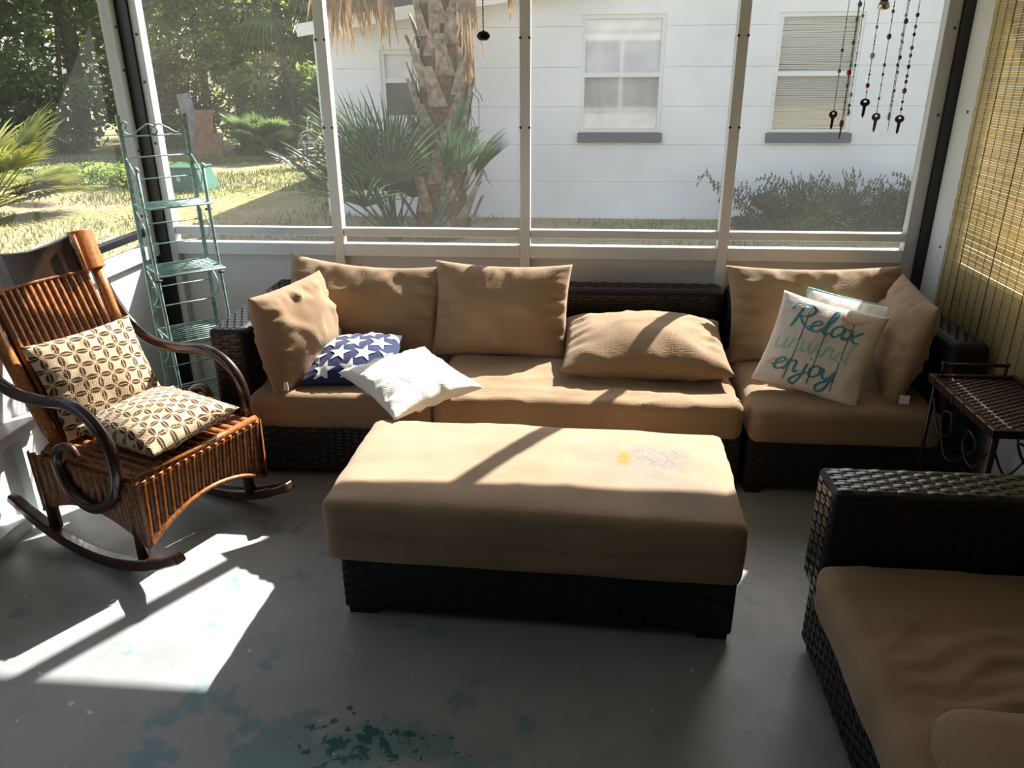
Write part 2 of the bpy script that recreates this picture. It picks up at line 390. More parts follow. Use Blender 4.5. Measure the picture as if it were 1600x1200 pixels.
# right wall
wr = empty_struct('wall_right')
part(wr, 'kick_panel', 'panel_white', 1.60, 1.615, -1.3, 3.64, 0, .76)
part(wr, 'lower_rail', 'white_frame', 1.59, 1.635, -1.3, 3.64, .752, .812)
part(wr, 'upper_rail', 'white_frame', 1.595, 1.635, -1.3, 3.64, .848, .888)
part(wr, 'insect_screen', 'screen', 1.6145, 1.6155, .7, 3.64, .80, 2.3)
part(wr, 'light_block_panel', 'wall_paint', 1.595, 1.64, -1.3, .7, .0, 2.3)  # unseen; added to block light past the end of the blind
part(wr, 'post_flange', 'white_frame', 1.575, 1.63, 3.42, 3.64, 0, 2.2, bev=.003)
part(wr, 'mullion', 'white_frame', 1.59, 1.64, 1.55, 1.60, 0, 2.2)
part(wr, 'header_beam', 'white_frame', 1.57, 1.66, -1.3, 3.64, 2.06, 2.35)
for z in (.60, .86, 1.42): screw(wr, (1.575, 3.52, z), (-1, 0, 0))

# bamboo blind hanging inside the right wall
def bamboo():
    mat('bamboo', (.62, .51, .25), .5, noise_scale=2.5, amt=.15, transl=.5)
    mat('bamboo_cord', (.16, .12, .05), .8)
    t = thing('bamboo_blind', 'tan woven bamboo roll-up blind hanging along the right screen wall', 'blind', (1.56, 2.2, 2.06))
    rnd = random.Random(4); mb = MB(); z = .45
    while z < 2.04:
        h = rnd.uniform(.006, .0085); x = 1.56+rnd.uniform(-.0008, .0008)
        mb.box(x-.001, x+.001, .75, 3.44+rnd.uniform(-.004, .004), z, z+h); z += h+rnd.uniform(.0006, .0022)
    mb.build('slats', 'bamboo', t, kind='stuff')
    y = .80
    k = 0
    while y < 3.43:
        c = MB(); r = .0022 if k % 4 == 0 else .0012
        c.tube([(1.5575, y, .45), (1.5575, y, 2.04)], r, 5); c.build('cord', 'bamboo_cord', t); y += .062; k += 1
    MB().box(1.545, 1.575, .74, 3.45, 2.03, 2.06).build('head_rail', 'bamboo', t)
    MB().tube([(1.56, .74, .445), (1.56, 3.45, .445)], .010, 8).build('bottom_rod', 'bamboo', t)
bamboo()

# ------------------------------------------------------------------ woven furniture
def weave(mb, O, U, W, Nn, pu=.036, pv=.015, h=.0035):
    O, U, W, Nn = V(O), V(U), V(W), V(Nn).normalized()
    nu = max(1, round(U.length/pu)); nv = max(1, round(W.length/pv)); u = U/nu; w_ = W/nv
    prof = (0, .75, 1, .75, 0)
    for j in range(nv):
        for i in range(nu):
            if (i+j) % 2 == 0:
                base = O+u*(i-.12)+w_*(j+.06); n = len(prof)
                vs = []
                for k in range(n):
                    q = base+u*(1.24*k/(n-1)); lift = Nn*(h*prof[k]+.0004)
                    vs += [q+lift, q+w_*.44+lift*1.25, q+w_*.88+lift]
                fs = []
                for k in range(n-1):
                    for a in (0, 1): fs.append((3*k+a, 3*k+3+a, 3*k+4+a, 3*k+1+a))
                mb.add(vs, fs)
            else:
                base = O+u*(i+.22)+w_*(j-.05); vs = []
                for k in range(3):
                    q = base+w_*(1.1*k/2); lift = Nn*(h*(0, .8, 0)[k]+.0003)
                    vs += [q+lift, q+u*.56+lift]
                mb.add(vs, [(0, 1, 3, 2), (2, 3, 5, 4)])
def woven_box(root, name, x0, x1, y0, y1, z0, z1, faces, r=0.012):
    b = MB().box(x0, x1, y0, y1, z0, z1).build(name, 'dark_core', root); bevel(b, r, 3)
    mb = MB(); e = r
    if 't' in faces: weave(mb, (x0+e, y0+e, z1), (x1-x0-2*e, 0, 0), (0, y1-y0-2*e, 0), (0, 0, 1)) if (x1-x0) > (y1-y0) else weave(mb, (x1-e, y0+e, z1), (0, y1-y0-2*e, 0), (-(x1-x0-2*e), 0, 0), (0, 0, 1))
    if 'f' in faces: weave(mb, (x0+e, y0, z0+e), (x1-x0-2*e, 0, 0), (0, 0, z1-z0-2*e), (0, -1, 0))
    if 'l' in faces: weave(mb, (x0, y1-e, z0+e), (0, -(y1-y0-2*e), 0), (0, 0, z1-z0-2*e), (-1, 0, 0))
    if 'r' in faces: weave(mb, (x1, y0+e, z0+e), (0, y1-y0-2*e, 0), (0, 0, z1-z0-2*e), (1, 0, 0))
    if 'b' in faces: weave(mb, (x1-e, y1, z0+e), (-(x1-x0-2*e), 0, 0), (0, 0, z1-z0-2*e), (0, 1, 0))
    if mb.v:
        off = b.location
        mb.build('weave', 'dark_weave', b, smooth=True, kind='stuff')
    return b
def box_cushion(root, name, x0, x1, y0, y1, z0, z1, material='tan_fabric', r=.038, crown=.012, seed=0, wr=.006, n=22, fold=0):
    """rounded box with soft wrinkles; built as one closed surface"""
    vs = {}; V_ = []; Fc = []
    def idx(p):
        k = tuple(round(c, 5) for c in p)
        if k not in vs: vs[k] = len(V_); V_.append(p)
        return vs[k]
    cell = .016 if fold else .03; nx = max(6, int((x1-x0)/cell)); ny = max(6, int((y1-y0)/cell)); nz = 8
    ax = [(x0+(x1-x0)*i/nx) for i in range(nx+1)]; ay = [(y0+(y1-y0)*i/ny) for i in range(ny+1)]; az = [(z0+(z1-z0)*i/nz) for i in range(nz+1)]
    def q(a, b, f):
        for i in range(len(a)-1):
            for j in range(len(b)-1):
                Fc.append((idx(f(a[i], b[j])), idx(f(a[i+1], b[j])), idx(f(a[i+1], b[j+1])), idx(f(a[i], b[j+1]))))
    q(ax, ay, lambda a, b: (a, b, z1)); q(ay, ax, lambda a, b: (b, a, z0))
    q(ax, az, lambda a, b: (a, y0, b)); q(az, ax, lambda a, b: (b, y1, a))
    q(ay, az, lambda a, b: (x1, a, b)); q(az, ay, lambda a, b: (x0, b, a))
    out = []
    for p in V_:
        c = V((min(max(p[0], x0+r), x1-r), min(max(p[1], y0+r), y1-r), min(max(p[2], z0+r), z1-r)))
        d = V(p)-c; P = c+(d.normalized()*r if d.length > 1e-6 else d)
        u = (2*p[0]-x0-x1)/(x1-x0); v = (2*p[1]-y0-y1)/(y1-y0); t = (p[2]-z0)/(z1-z0)
        P.z += crown*(1-u*u)*(1-v*v)*(1 if t > .5 else 0)
        k = V((p[0]*4+seed*7, p[1]*9+seed, p[2]*6))
        nn = d.normalized() if d.length > 1e-6 else V((0, 0, 1))
        rid = 1-abs(noise.noise(k*1.1))*2
        P += nn*(wr*noise.noise(k*.8)+wr*.6*max(0, rid)**3*(1 if t > .6 else .3))
        if fold and t > .9: P.z += fold*(max(0, 1-abs(noise.noise(V((p[0]*3.2+seed, p[1]*13+1.8*noise.noise(V((p[0]*4, p[1]*4, 0))), 0))))*3.2)**2-.3)*(1-u**4)*(1-v**4)
        out.append(P)
    mb = MB(); mb.v = [tuple(p) for p in out]; mb.f = Fc
    o = mb.build(name, material, root, smooth=True)
    return o

# long sofa along the back wall (two seat cushions, left arm)
sofa = thing('wicker_sofa', 'long dark brown woven sofa with tan seat cushions below the back screen wall', 'sofa', (-.35, 3.2, 0))
woven_box(sofa, 'base', -1.47, .655, 2.80, 3.62, .03, .25, 'fl')
woven_box(sofa, 'armrest', -1.47, -1.325, 2.815, 3.62, .25, .645, 'tflr', r=.02)
woven_box(sofa, 'backrest', -1.325, .665, 3.485, 3.63, .25, .655, 'tfr', r=.03)
for x in (-1.43, .61):
    for y in (2.84, 3.58): MB().box(x-.03, x+.03, y-.03, y+.03, 0, .03).build('foot', 'dark_core', sofa)
box_cushion(sofa, 'seat_cushion', -1.315, -.575, 2.745, 3.47, .25, .395, seed=1, wr=.008, fold=.005)
box_cushion(sofa, 'seat_cushion', -.565, .645, 2.745, 3.47, .25, .40, seed=2, wr=.010, fold=.006)

corner = thing('wicker_corner_sofa', 'dark brown woven sofa section with right arm in the corner by the bamboo blind', 'sofa', (1.1, 3.2, 0))
woven_box(corner, 'base', .68, 1.51, 2.80, 3.62, .03, .25, 'flr')
woven_box(corner, 'armrest', 1.385, 1.525, 2.83, 3.60, .25, .645, 'tflr', r=.03)
woven_box(corner, 'backrest', .68, 1.385, 3.485, 3.63, .25, .655, 'tfl', r=.03)
for x in (.72, 1.47):
    for y in (2.84, 3.58): MB().box(x-.03, x+.03, y-.03, y+.03, 0, .03).build('foot', 'dark_core', corner)
box_cushion(corner, 'seat_cushion', .668, 1.375, 2.735, 3.47, .25, .395, seed=3, wr=.007)

# ottoman
ott = thing('ottoman', 'large woven ottoman with stained tan cushion top in the middle of the floor', 'ottoman', (-.105, 2.2, 0), math.radians(-1.9))
def ott_local():
    b = MB().box(-.595, .595, -.275, .275, .025, .22).build('base', 'dark_core', ott, local=True); bevel(b, .008)
    mb = MB()
    weave(mb, (-.585, -.275, .03), (1.17, 0, 0), (0, 0, .185), (0, -1, 0)); weave(mb, (-.595, .265, .03), (0, -.53, 0), (0, 0, .185), (-1, 0, 0)); weave(mb, (.595, -.265, .03), (0, .53, 0), (0, 0, .185), (1, 0, 0))
    mb.build('weave', 'dark_weave', b, smooth=True, local=True, kind='stuff')
    for x in (-.54, .54):
        for y in (-.22, .22): MB().box(x-.045, x+.045, y-.045, y+.045, 0, .026).build('foot', 'dark_core', ott, local=True)
    o = box_cushion(None, 'cushion', -.632, .603, -.312, .300, .0, .205, 'ottoman_fabric', r=.028, crown=.012, seed=5, wr=.006)
    o.parent = ott; o.location = (0, 0, .218)
    p = MB(); p.tube([(-.60, -.3185, .10), (.59, -.3185, .10)], .0025, 6); p.build('seam_piping', 'tan_fabric', o, local=True)
ott_local()

# loveseat against the right wall, facing left
love = thing('wicker_loveseat', 'dark brown woven loveseat with wrinkled tan seat against the right wall', 'sofa', (1.1, 1.2, 0))
woven_box(love, 'base', .685, 1.53, .20, 1.92, .03, .27, 'lb')
woven_box(love, 'armrest', .655, 1.53, 1.755, 1.905, .27, .605, 'tflb', r=.015)
woven_box(love, 'backrest', 1.39, 1.535, .20, 1.755, .27, .64, 'tl', r=.03)
for x in (.73, 1.49):
    for y in (.25, 1.87): MB().box(x-.03, x+.03, y-.03, y+.03, 0, .03).build('foot', 'dark_core', love)
box_cushion(love, 'seat_cushion', .63, 1.385, 1.00, 1.745, .27, .412, seed=8, wr=.008, fold=.011)
box_cushion(love, 'seat_cushion', .63, 1.385, .22, .99, .27, .40, seed=9, wr=.010)

# ------------------------------------------------------------------ pillows
def pillow(name, label, cat, c, ux, uy, w_, h_, T, material, cx=.07, cy=.07, seed=0, wr=.006, bend=0, n=36, group=None, power=.46, crease=1.0):
    c = V(c); ux = V(ux).normalized(); uy = V(uy); uy = (uy-ux*uy.dot(ux)).normalized(); nn = ux.cross(uy)
    def surf(u, v, s=1, off=0):
        x = w_/2*u*(1-cx*(1-v*v)); y = h_/2*v*(1-cy*(1-u*u))
        t = T*max(0, (1-u*u)*(1-v*v))**power
        k = V((x*9+seed*3.1, y*9+seed*1.7, s*2.0))
        e = max(abs(u), abs(v))
        al = u if abs(v) > abs(u) else v; puck = wr*2.4*noise.noise(V((al*7+seed*2.3, (1 if v > u else 5)+(2 if v > -u else 9), s)))*math.exp(-((1-e-.14)/.13)**2)*(1-al*al)
        t2 = t+(wr*noise.noise(k)*1.3+wr*.9*crease*max(0, 1-abs(noise.noise(k*.7+V((5, 1, 2))))*5)-wr*.3+puck)*min(1, t/(T*.5))+off
        return c+ux*x+uy*y+nn*(s*t2+bend*(v*v-.4)*h_)
    t = thing(name, label, cat, c, 0, group)
    mb = MB(); ids = {}; uvs = []
    for s in (1, -1):
        for i in range(n+1):
            for j in range(n+1):
                u = -math.cos(PI*i/n)*.35+(-1+2*i/n)*.65; v = -math.cos(PI*j/n)*.35+(-1+2*j/n)*.65
                edge = i in (0, n) or j in (0, n)
                key = (i, j) if edge else (i, j, s)
                if key not in ids:
                    ids[key] = len(mb.v); mb.v.append(tuple(surf(u, v, s))); uvs.append((u*w_/2+.03*s, v*h_/2))
        for i in range(n):
            for j in range(n):
                q = []
                for a, b in ((i, j), (i+1, j), (i+1, j+1), (i, j+1)):
                    q.append(ids[(a, b)] if (a in (0, n) or b in (0, n)) else ids[(a, b, s)])
                mb.f.append(tuple(q) if s == 1 else tuple(q[::-1]))
    mb.uv = uvs
    mb.build('cover', material, t, smooth=True)
    return t, surf
def ribbon(mb, surf, pts, wd, s=1, off=.0018, w_=1, h_=1, n=6):
    """flat print stroke following the pillow surface; pts in pillow uv"""
    cs = catmull(pts, n); vs = []; fs = []
    for i, p in enumerate(cs):
        d = cs[min(i+1, len(cs)-1)]-cs[max(i-1, 0)]
        d = d.normalized() if d.length > 1e-9 else V((1, 0, 0)); nrm = V((-d.y, d.x, 0))
        k = wd*(.75+.45*abs(d.y))
        for sgn in (-1, 1): q = p+nrm*k*sgn; vs.append(surf(max(-.98, min(.98, q.x)), max(-.98, min(.98, q.y)), s, off))
    for i in range(len(cs)-1): fs.append((2*i, 2*i+2, 2*i+3, 2*i+1))
    mb.add(vs, fs)
bg_ = 'tan back cushions of the sofas'
def care_tag(t, c, ux, uy, w_=.035, h_=.035):
    ux = V(ux).normalized()*w_/2; uy = V(uy).normalized()*h_/2; n = ux.cross(uy).normalized()*.0012
    MB().obox(c, ux, uy, n).build('care_tag', 'tag_white', t)

pillow('back_cushion', 'tan cushion with sagging top edge leaning on sofa back beside the left arm cushion', 'cushion', (-.985, 3.345, .592), (1, -.03, -.06), (0, .46, .89), .74, .44, .10, 'tan_fabric', .06, .16, 1, .013, group=bg_)
pillow('back_cushion', 'plump upright tan cushion against sofa back behind the white pillow', 'cushion', (-.345, 3.325, .592), (1, 0, -.02), (0, .45, .89), .62, .44, .10, 'tan_fabric', .06, .10, 2, .010, group=bg_)
t, sf = pillow('back_cushion', 'tan cushion fallen flat on the sofa seat in front of bare woven back', 'cushion', (.285, 3.19, .488), (1, -.01, 0), (0, .96, .14), .70, .50, .115, 'tan_fabric', .05, .06, 3, .007, group=bg_)
pillow('back_cushion', 'wide tan cushion leaning on corner sofa back behind the lettered pillow', 'cushion', (1.025, 3.350, .590), (1, 0, .01), (0, .45, .89), .75, .44, .095, 'tan_fabric', .06, .09, 4, .015, group=bg_)
t, sf = pillow('back_cushion', 'tan cushion with dented top corner propped on the left sofa arm', 'cushion', (-1.165, 3.0, .578), (.27, .96, 0), (-.17, .06, .97), .48, .42, .115, 'tan_fabric', .04, .05, 5, .012, group=bg_)
care_tag(t, (-1.165, 2.775, .425), (.97, -.22, 0), (0, 0, 1))
t, sf = pillow('back_cushion', 'tan cushion turned sideways against the right sofa arm', 'cushion', (1.285, 3.08, .575), (-.12, -.99, 0), (.22, .02, .97), .53, .43, .085, 'tan_fabric', .04, .05, 6, .009, group=bg_)
care_tag(t, (1.235, 2.80, .43), (1, -.1, 0), (0, 0, 1))
pillow('back_cushion', 'tan cushion leaning on the loveseat back', 'cushion', (1.29, 1.42, .60), (0, -1, 0), (.35, 0, .93), .58, .42, .09, 'tan_fabric', .04, .05, 7, .008, group=bg_)
lc = box_cushion(None, 'loose_cushion', .655, 1.30, .50, 1.14, .416, .54, 'tan_fabric', r=.05, crown=.015, seed=11, wr=.008)
tag(lc, 'square tan cushion lying flat on the loveseat seat', 'cushion')

# navy pillow with white stars
t, sf = pillow('star_pillow', 'navy blue pillow printed with white stars on the sofa seat', 'pillow', (-.935, 2.99, .465), (.99, .06, .02), (-.06, .96, .26), .39, .34, .068, 'navy_fabric', .08, .08, 8, .005)
def star(sf, cx, cy, r, rot, w_, h_):
    mb = MB(); pts = [(cx+(r if k % 2 == 0 else r*.40)*math.sin(rot+k*PI/5)/w_*2, cy+(r if k % 2 == 0 else r*.40)*math.cos(rot+k*PI/5)/h_*2) for k in range(10)]
    cl = lambda a: max(-.97, min(.97, a))
    vs = [sf(cl(cx), cl(cy), 1, .0022)]; m_ = 5
    for ring in range(1, m_+1):
        f = ring/m_
        for k in range(10):
            a = pts[k]; b = pts[(k+1) % 10]
            for h in range(3):
                g = h/3; u = a[0]*(1-g)+b[0]*g; v = a[1]*(1-g)+b[1]*g
                vs.append(sf(cl(cx+(u-cx)*f), cl(cy+(v-cy)*f), 1, .0022))
    fs = [(0, 1+k, 1+(k+1) % 30) for k in range(30)]
    for ring in range(m_-1):
        for k in range(30): fs.append((1+ring*30+k, 1+(ring+1)*30+k, 1+(ring+1)*30+(k+1) % 30, 1+ring*30+(k+1) % 30))
    return mb.add(vs, fs)
for r_ in range(4):
    for c_ in range(4):
        cx = -.80+c_*.56+(.0 if r_ % 2 else .28); cy = -.78+r_*.52
        if abs(cx) < .95: star(sf, cx, cy, .052, .15, .39, .34).build('star', 'star_print', t, smooth=True)

# white pillow bridging sofa and ottoman
pillow('white_pillow', 'plain white pillow lying tilted on sofa seat edge beside the ottoman', 'pillow', (-.645, 2.755, .475), (.27, .27, .015), (-.27, .26, .06), .41, .41, .07, 'white_fabric', .13, .13, 9, .008)

# lettered pillow
t, sf = pillow('lettered_pillow', 'cream pillow lettered Relax unwind enjoy in teal on the corner sofa', 'pillow', (.955, 2.985, .562), (.34, -.15, -.055), (.146, .18, .285), .41, .40, .062, 'print_fabric', .07, .07, 10, .005)
GL = {
 'R': (1.35, [[(.15, 0), (.3, 1.0), (.45, 1.95)], [(-.25, 1.45), (-.1, 1.95), (.6, 2.2), (1.2, 1.85), (1.05, 1.25), (.4, 1.0)], [(.45, 1.02), (.85, .45), (1.45, 0)]]),
 'e': (.75, [[(-.1, .3), (.3, .5), (.62, .8), (.42, 1.02), (.12, .7), (.16, .18), (.42, 0), (.8, .25)]]),
 'l': (.6, [[(-.05, .25), (.35, 1.0), (.55, 1.9), (.38, 2.1), (.2, 1.2), (.2, .2), (.4, 0), (.65, .25)]]),
 'a': (.95, [[(.75, .85), (.42, 1.0), (.1, .6), (.15, .1), (.42, .05), (.72, .5), (.8, .95)], [(.8, .95), (.74, .3), (.86, 0), (1.02, .2)]]),
 'x': (1.0, [[(0, .85), (.25, .9), (.6, .1), (.98, .05)], [(.95, 1.0), (.5, .5), (0, -.05)]]),
 'u': (.95, [[(0, .95), (.05, .3), (.25, 0), (.52, .2), (.7, .95)], [(.7, .95), (.68, .3), (.8, 0), (1.0, .2)]]),
 'n': (.95, [[(.05, 0), (.12, .95)], [(.1, .5), (.32, .92), (.58, .85), (.62, .3), (.74, 0), (.98, .2)]]),
 'w': (1.25, [[(0, .95), (.08, .25), (.28, 0), (.5, .3), (.58, .9)], [(.58, .9), (.62, .25), (.82, 0), (1.02, .4), (1.08, .95), (1.28, .85)]]),
 'i': (.4, [[(.05, .95), (.04, .3), (.18, 0), (.42, .2)], [(.12, 1.38), (.16, 1.46)]]),
 'd': (1.0, [[(.7, .85), (.4, 1.0), (.1, .6), (.15, .1), (.42, .05), (.72, .5)], [(.95, 2.0), (.78, 1.0), (.76, .25), (.9, 0), (1.05, .15)]]),
 'j': (.55, [[(.32, .95), (.28, -.3), (.05, -.9), (-.25, -.65), (.1, -.15), (.55, .25)], [(.38, 1.38), (.42, 1.46)]]),
 'o': (.85, [[(.42, 1), (.1, .65), (.15, .12), (.42, 0), (.72, .4), (.65, .88), (.42, 1), (.88, .85)]]),
 'y': (.9, [[(0, .95), (.08, .35), (.32, .12), (.6, .5), (.72, .95)], [(.72, .95), (.58, -.4), (.25, -.9), (-.02, -.6), (.3, -.1), (.9, .3)]]),
}
def word(root, sf, text, x0, y0, sx, sy, wd, material, slant=.12):
    x = x0
    mb = MB()
    for ch in text:
        adv, strokes = GL[ch]
        for st in strokes:
            ribbon(mb, sf, [(x+(px+slant*py)*sx, y0+py*sy) for px, py in st], wd)
        x += adv*sx
    mb.build('lettering', material, root)['label'] = 'printed word '+text
word(t, sf, 'Relax', -.72, .22, .30, .27, .020, 'teal_print')
word(t, sf, 'unwind', -.86, -.27, .265, .26, .014, 'mint_print')
word(t, sf, 'enjoy', -.74, -.72, .30, .25, .019, 'teal_print')
for lx in (-.42, .02, .46):
    mb = MB(); ribbon(mb, sf, [(lx-.02, -.88), (lx, -.3), (lx+.01, .3), (lx+.02, .62)], .007, off=.0012); mb.build('board_line', 'line_print', t)
mb = MB(); ribbon(mb, sf, [(.20, .72), (.35, .62), (.55, .66), (.68, .80)], .035, off=.001); mb.build('coral_motif', 'coral_print', t)
mb = MB(); ribbon(mb, sf, [(-.85, -.62), (-.7, -.52), (-.55, -.6)], .03, off=.001); mb.build('coral_motif', 'coral_print', t)
t, sf = pillow('white_teal_pillow', 'white pillow with teal edge tucked behind the lettered pillow', 'pillow', (1.085, 3.12, .545), (.34, -.19, -.03), (.12, .2, .31), .40, .40, .055, 'white_fabric', .06, .06, 12, .005)
pts = [sf(u, v) for u, v in [(-1+2*i/14, -1) for i in range(14)]+[(1, -1+2*i/14) for i in range(14)]+[(1-2*i/14, 1) for i in range(14)]+[(-1, 1-2*i/14) for i in range(15)]]
mb = MB(); mb.tube(pts, .007, 6); mb.build('edge_piping', 'teal_edge', t, smooth=True)

# ------------------------------------------------------------------ rocking chair (local: x forward, y to the far side)
CA = math.atan2(-.367, .93)
ch = thing('rocking_chair', 'brown wicker rocking chair with dark curled bentwood arms by the left wall', 'chair', (-1.53, 2.409, 0), CA)
def rocking_chair():
    def L(mb, name, m, smooth=True, parent=ch): return mb.build(name, m, parent, smooth=smooth, local=True)
    for y in (-.28, .24):
        mb = MB(); pts = []
        for i in range(25):
            x = -.47+.87*i/24; z = .020+.62*(x+.03)**2*1.05
            pts.append((x, y, z))
        prof = []
        for i, p in enumerate(pts):
            hh = .021 if 2 < i < 22 else .017
            prof.append(hh)
        vs = []; fs = []
        for i, p in enumerate(pts):
            a = V(pts[min(i+1, 24)])-V(pts[max(i-1, 0)]); a.normalize(); n = V((-a.z, 0, a.x))
            for sy, sz in ((-.019, -1), (.019, -1), (.019, 1), (-.019, 1)): vs.append(V(p)+V((0, sy, 0))+n*prof[i]*sz)
        for i in range(24):
            for j in range(4): fs.append((i*4+j, i*4+(j+1) % 4, i*4+4+(j+1) % 4, i*4+4+j))
        fs += [(3, 2, 1, 0), (96, 97, 98, 99)]
        mb.add(vs, fs); o = L(mb, 'rocker', 'rocker_wood', False); bevel(o, .006)
        for x in (.20, -.26):
            zb = .03+.65*(x+.03)**2
            L(MB().tube([(x, y*.95, zb), (x, y*.93, .34)], [.022, .020], 10), 'leg', 'dark_wood')
        path = [(-.50, 1.00), (-.455, .866), (-.42, .755), (-.365, .665), (-.27, .612), (-.12, .603), (.02, .617), (.12, .585), (.182, .51), (.19, .40), (.135, .29), (.03, .238), (-.065, .28), (-.10, .37), (-.08, .43), (-.02, .452), (.012, .42)]
        yy = -.295 if y < 0 else .275; sg = 1 if y > 0 else -1
        P = catmull([(px, yy*(1 if i > 3 else (.82+.06*i)), pz) for i, (px, pz) in enumerate(path)], 6)
        k = len(P); L(MB().tube(P, [.021*(1 if i < k*.8 else 1-.35*(i-k*.8)/(k*.2)) for i in range(k)], 10), 'arm', 'dark_wood')
    # ribbed wicker: each rib a bumpy half-round strand
    def rib(p0, p1, nrm, r, name='wicker_rib', pitch=.0068):
        p0, p1 = V(p0), V(p1); ln = (p1-p0).length; n = max(4, int(ln/pitch)); d = (p1-p0)/ln; nrm = V(nrm).normalized(); side = d.cross(nrm)
        vs = []; fs = []; k = 7
        for i in range(2*n+1):
            q = p0+d*(ln*i/(2*n)); rr = r*(1.05 if i % 2 else .72)
            for j in range(k):
                a = PI*j/(k-1); vs.append(q+side*(r*.98*math.cos(a))+nrm*(rr*math.sin(a)))
        for i in range(2*n):
            for j in range(k-1): fs.append((i*k+j, i*k+j+1, (i+1)*k+j+1, (i+1)*k+j))
        mb = MB(); mb.add(vs, fs); return L(mb, name, 'wicker')
    W2 = .27
    # seat deck and rolled front edge
    o = L(MB().box(-.26, .235, -W2+.01, W2-.01, .345, .372), 'seat', 'wicker', False); bevel(o, .01)
    ns = 13
    for i in range(ns):
        y = -W2+.02+(2*W2-.04)*(i+.5)/ns; rib((-.25, y, .368), (.235, y, .372), (0, 0, 1), .0185, 'seat_rib')
    # front skirt with an arched lower edge
    nf = 16
    for i in range(nf):
        y = -W2+(2*W2)*(i+.5)/nf; u = y/W2; zb = .215-.085*u*u
        rib((.245-.0, y, .372), (.225, y, zb), (1, 0, .1), .0174, 'skirt_rib')
    L(MB().tube(catmull([(.243, -W2+2*W2*i/10, .212-.085*(-1+2*i/10)**2) for i in range(11)], 3), .009, 8), 'skirt_binding', 'wicker')
    L(MB().tube([(.238, -W2, .378), (.238, W2, .378)], .012, 8), 'edge_roll', 'wicker')
    L(MB().tube([(.250, -W2, .36), (.250, W2, .36)], .006, 8), 'edge_roll', 'wrap_cane')
    # side skirts
    for s in (-1, 1):
        nn = 15
        for i in range(nn):
            x = -.30+.56*(i+.5)/nn; u = (x-(-.03))/.275; zb = .215-.085*u*u
            rib((x, s*W2, .370), (x, s*(W2-.005), zb), (0, s, .05), .0178, 'skirt_rib')
        L(MB().tube(catmull([(-.30+.545*i/10, s*(W2-.002), .212-.085*((-.30+.545*i/10+.03)/.275)**2) for i in range(11)], 3), .009, 8), 'skirt_binding', 'wicker')
    for s in (-1, 1): L(MB().tube([(.236, s*(W2-.003), .375), (.220, s*(W2-.006), .135)], .014, 8), 'corner_post', 'wicker')
    # back: ribs between side rolls, cane-wrapped corners, dark carved crest
    def bk(z): t_ = (z-.38)/.65; return -.235-.24*t_-.02*math.sin(PI*t_)
    nb = 14; wb2 = .185
    for i in range(nb):
        y = -wb2+2*wb2*(i+.5)/nb; rec = -.02*(1-(y/wb2)**2)
        rib((bk(.37)+rec*.5, y, .37), (bk(.90)+rec, y, .90), (.93, 0, .36), .0128, 'back_rib')
    vs = [(bk(z)-.014-.02*(1-u*u), u*wb2, z) for z in (.37, .5, .65, .8, .90) for u in (-1, -.5, 0, .5, 1)]
    L(MB().add(vs, [(5*i+j, 5*i+j+1, 5*i+6+j, 5*i+5+j) for i in range(4) for j in range(4)]), 'back_panel', 'wicker')
    for s in (-1, 1):
        L(MB().tube([(bk(z), s*(.205+.004*i), z) for i, z in enumerate((.36, .48, .6, .7, .8, .90))], .024, 10), 'side_roll', 'wrap_cane')
        mb = MB(); n = 26
        pts = [(bk(.895+.145*i/n), s*.212, .895+.145*i/n) for i in range(n+1)]
        mb.tube(pts, [.034*(1.0 if i % 2 else .95) for i in range(n+1)], 12, 1.5); L(mb, 'cane_wrap', 'wrap_cane')
        L(MB().tube([(bk(.89)+.03, s*.165, .89), (bk(1.03)+.03, s*.165, 1.035)], .006, 6), 'wrap_edge', 'wrap_cane')
    vs = []; n = 20
    for i in range(n+1):
        y = -.19+.38*i/n; u = y/.19; top = 1.000+.035*abs(u)**1.6-.0; rec = -.018*(1-u*u)
        for z, dx in ((.893, .012), (top, .012), (top, -.014), (.893, -.014)): vs.append((bk(z)+dx+rec, y, z))
    fs = []
    for i in range(n):
        for j in range(4): fs.append((i*4+j, i*4+(j+1) % 4, i*4+4+(j+1) % 4, i*4+4+j))
    fs += [(3, 2, 1, 0), (n*4, n*4+1, n*4+2, n*4+3)]
    o = L(MB().add(vs, fs), 'crest_panel', 'dark_wood', False); bevel(o, .004)
    L(MB().tube([(bk(.897)+.008-.018*(1-(-1+.2*i)**2), -.19+.38*i/10, .897) for i in range(11)], .007, 8), 'crest_binding', 'wicker')
rocking_chair()
def cw(x, y, z): return V((-1.53+x*math.cos(CA)-y*math.sin(CA), 2.409+x*math.sin(CA)+y*math.cos(CA), z))
def cv(x, y, z): return V((x*math.cos(CA)-y*math.sin(CA), x*math.sin(CA)+y*math.cos(CA), z))
pg = 'leaf print pillows on the rocking chair'
pillow('leaf_pillow', 'beige pillow with brown leaf print propped upright on the rocking chair back', 'pillow', cw(-.225, .0, .565), cv(.12, .99, .03), cv(-.42, 0, .9), .40, .36, .065, 'leaf_print', .06, .06, 13, .005, group=pg)
pillow('leaf_pillow', 'beige pillow with brown leaf print lying flat on the rocking chair seat', 'pillow', cw(.07, -.015, .460), cv(1, -.02, -.02), cv(.02, 1, .06), .40, .38, .07, 'leaf_print', .07, .07, 14, .006, group=pg)

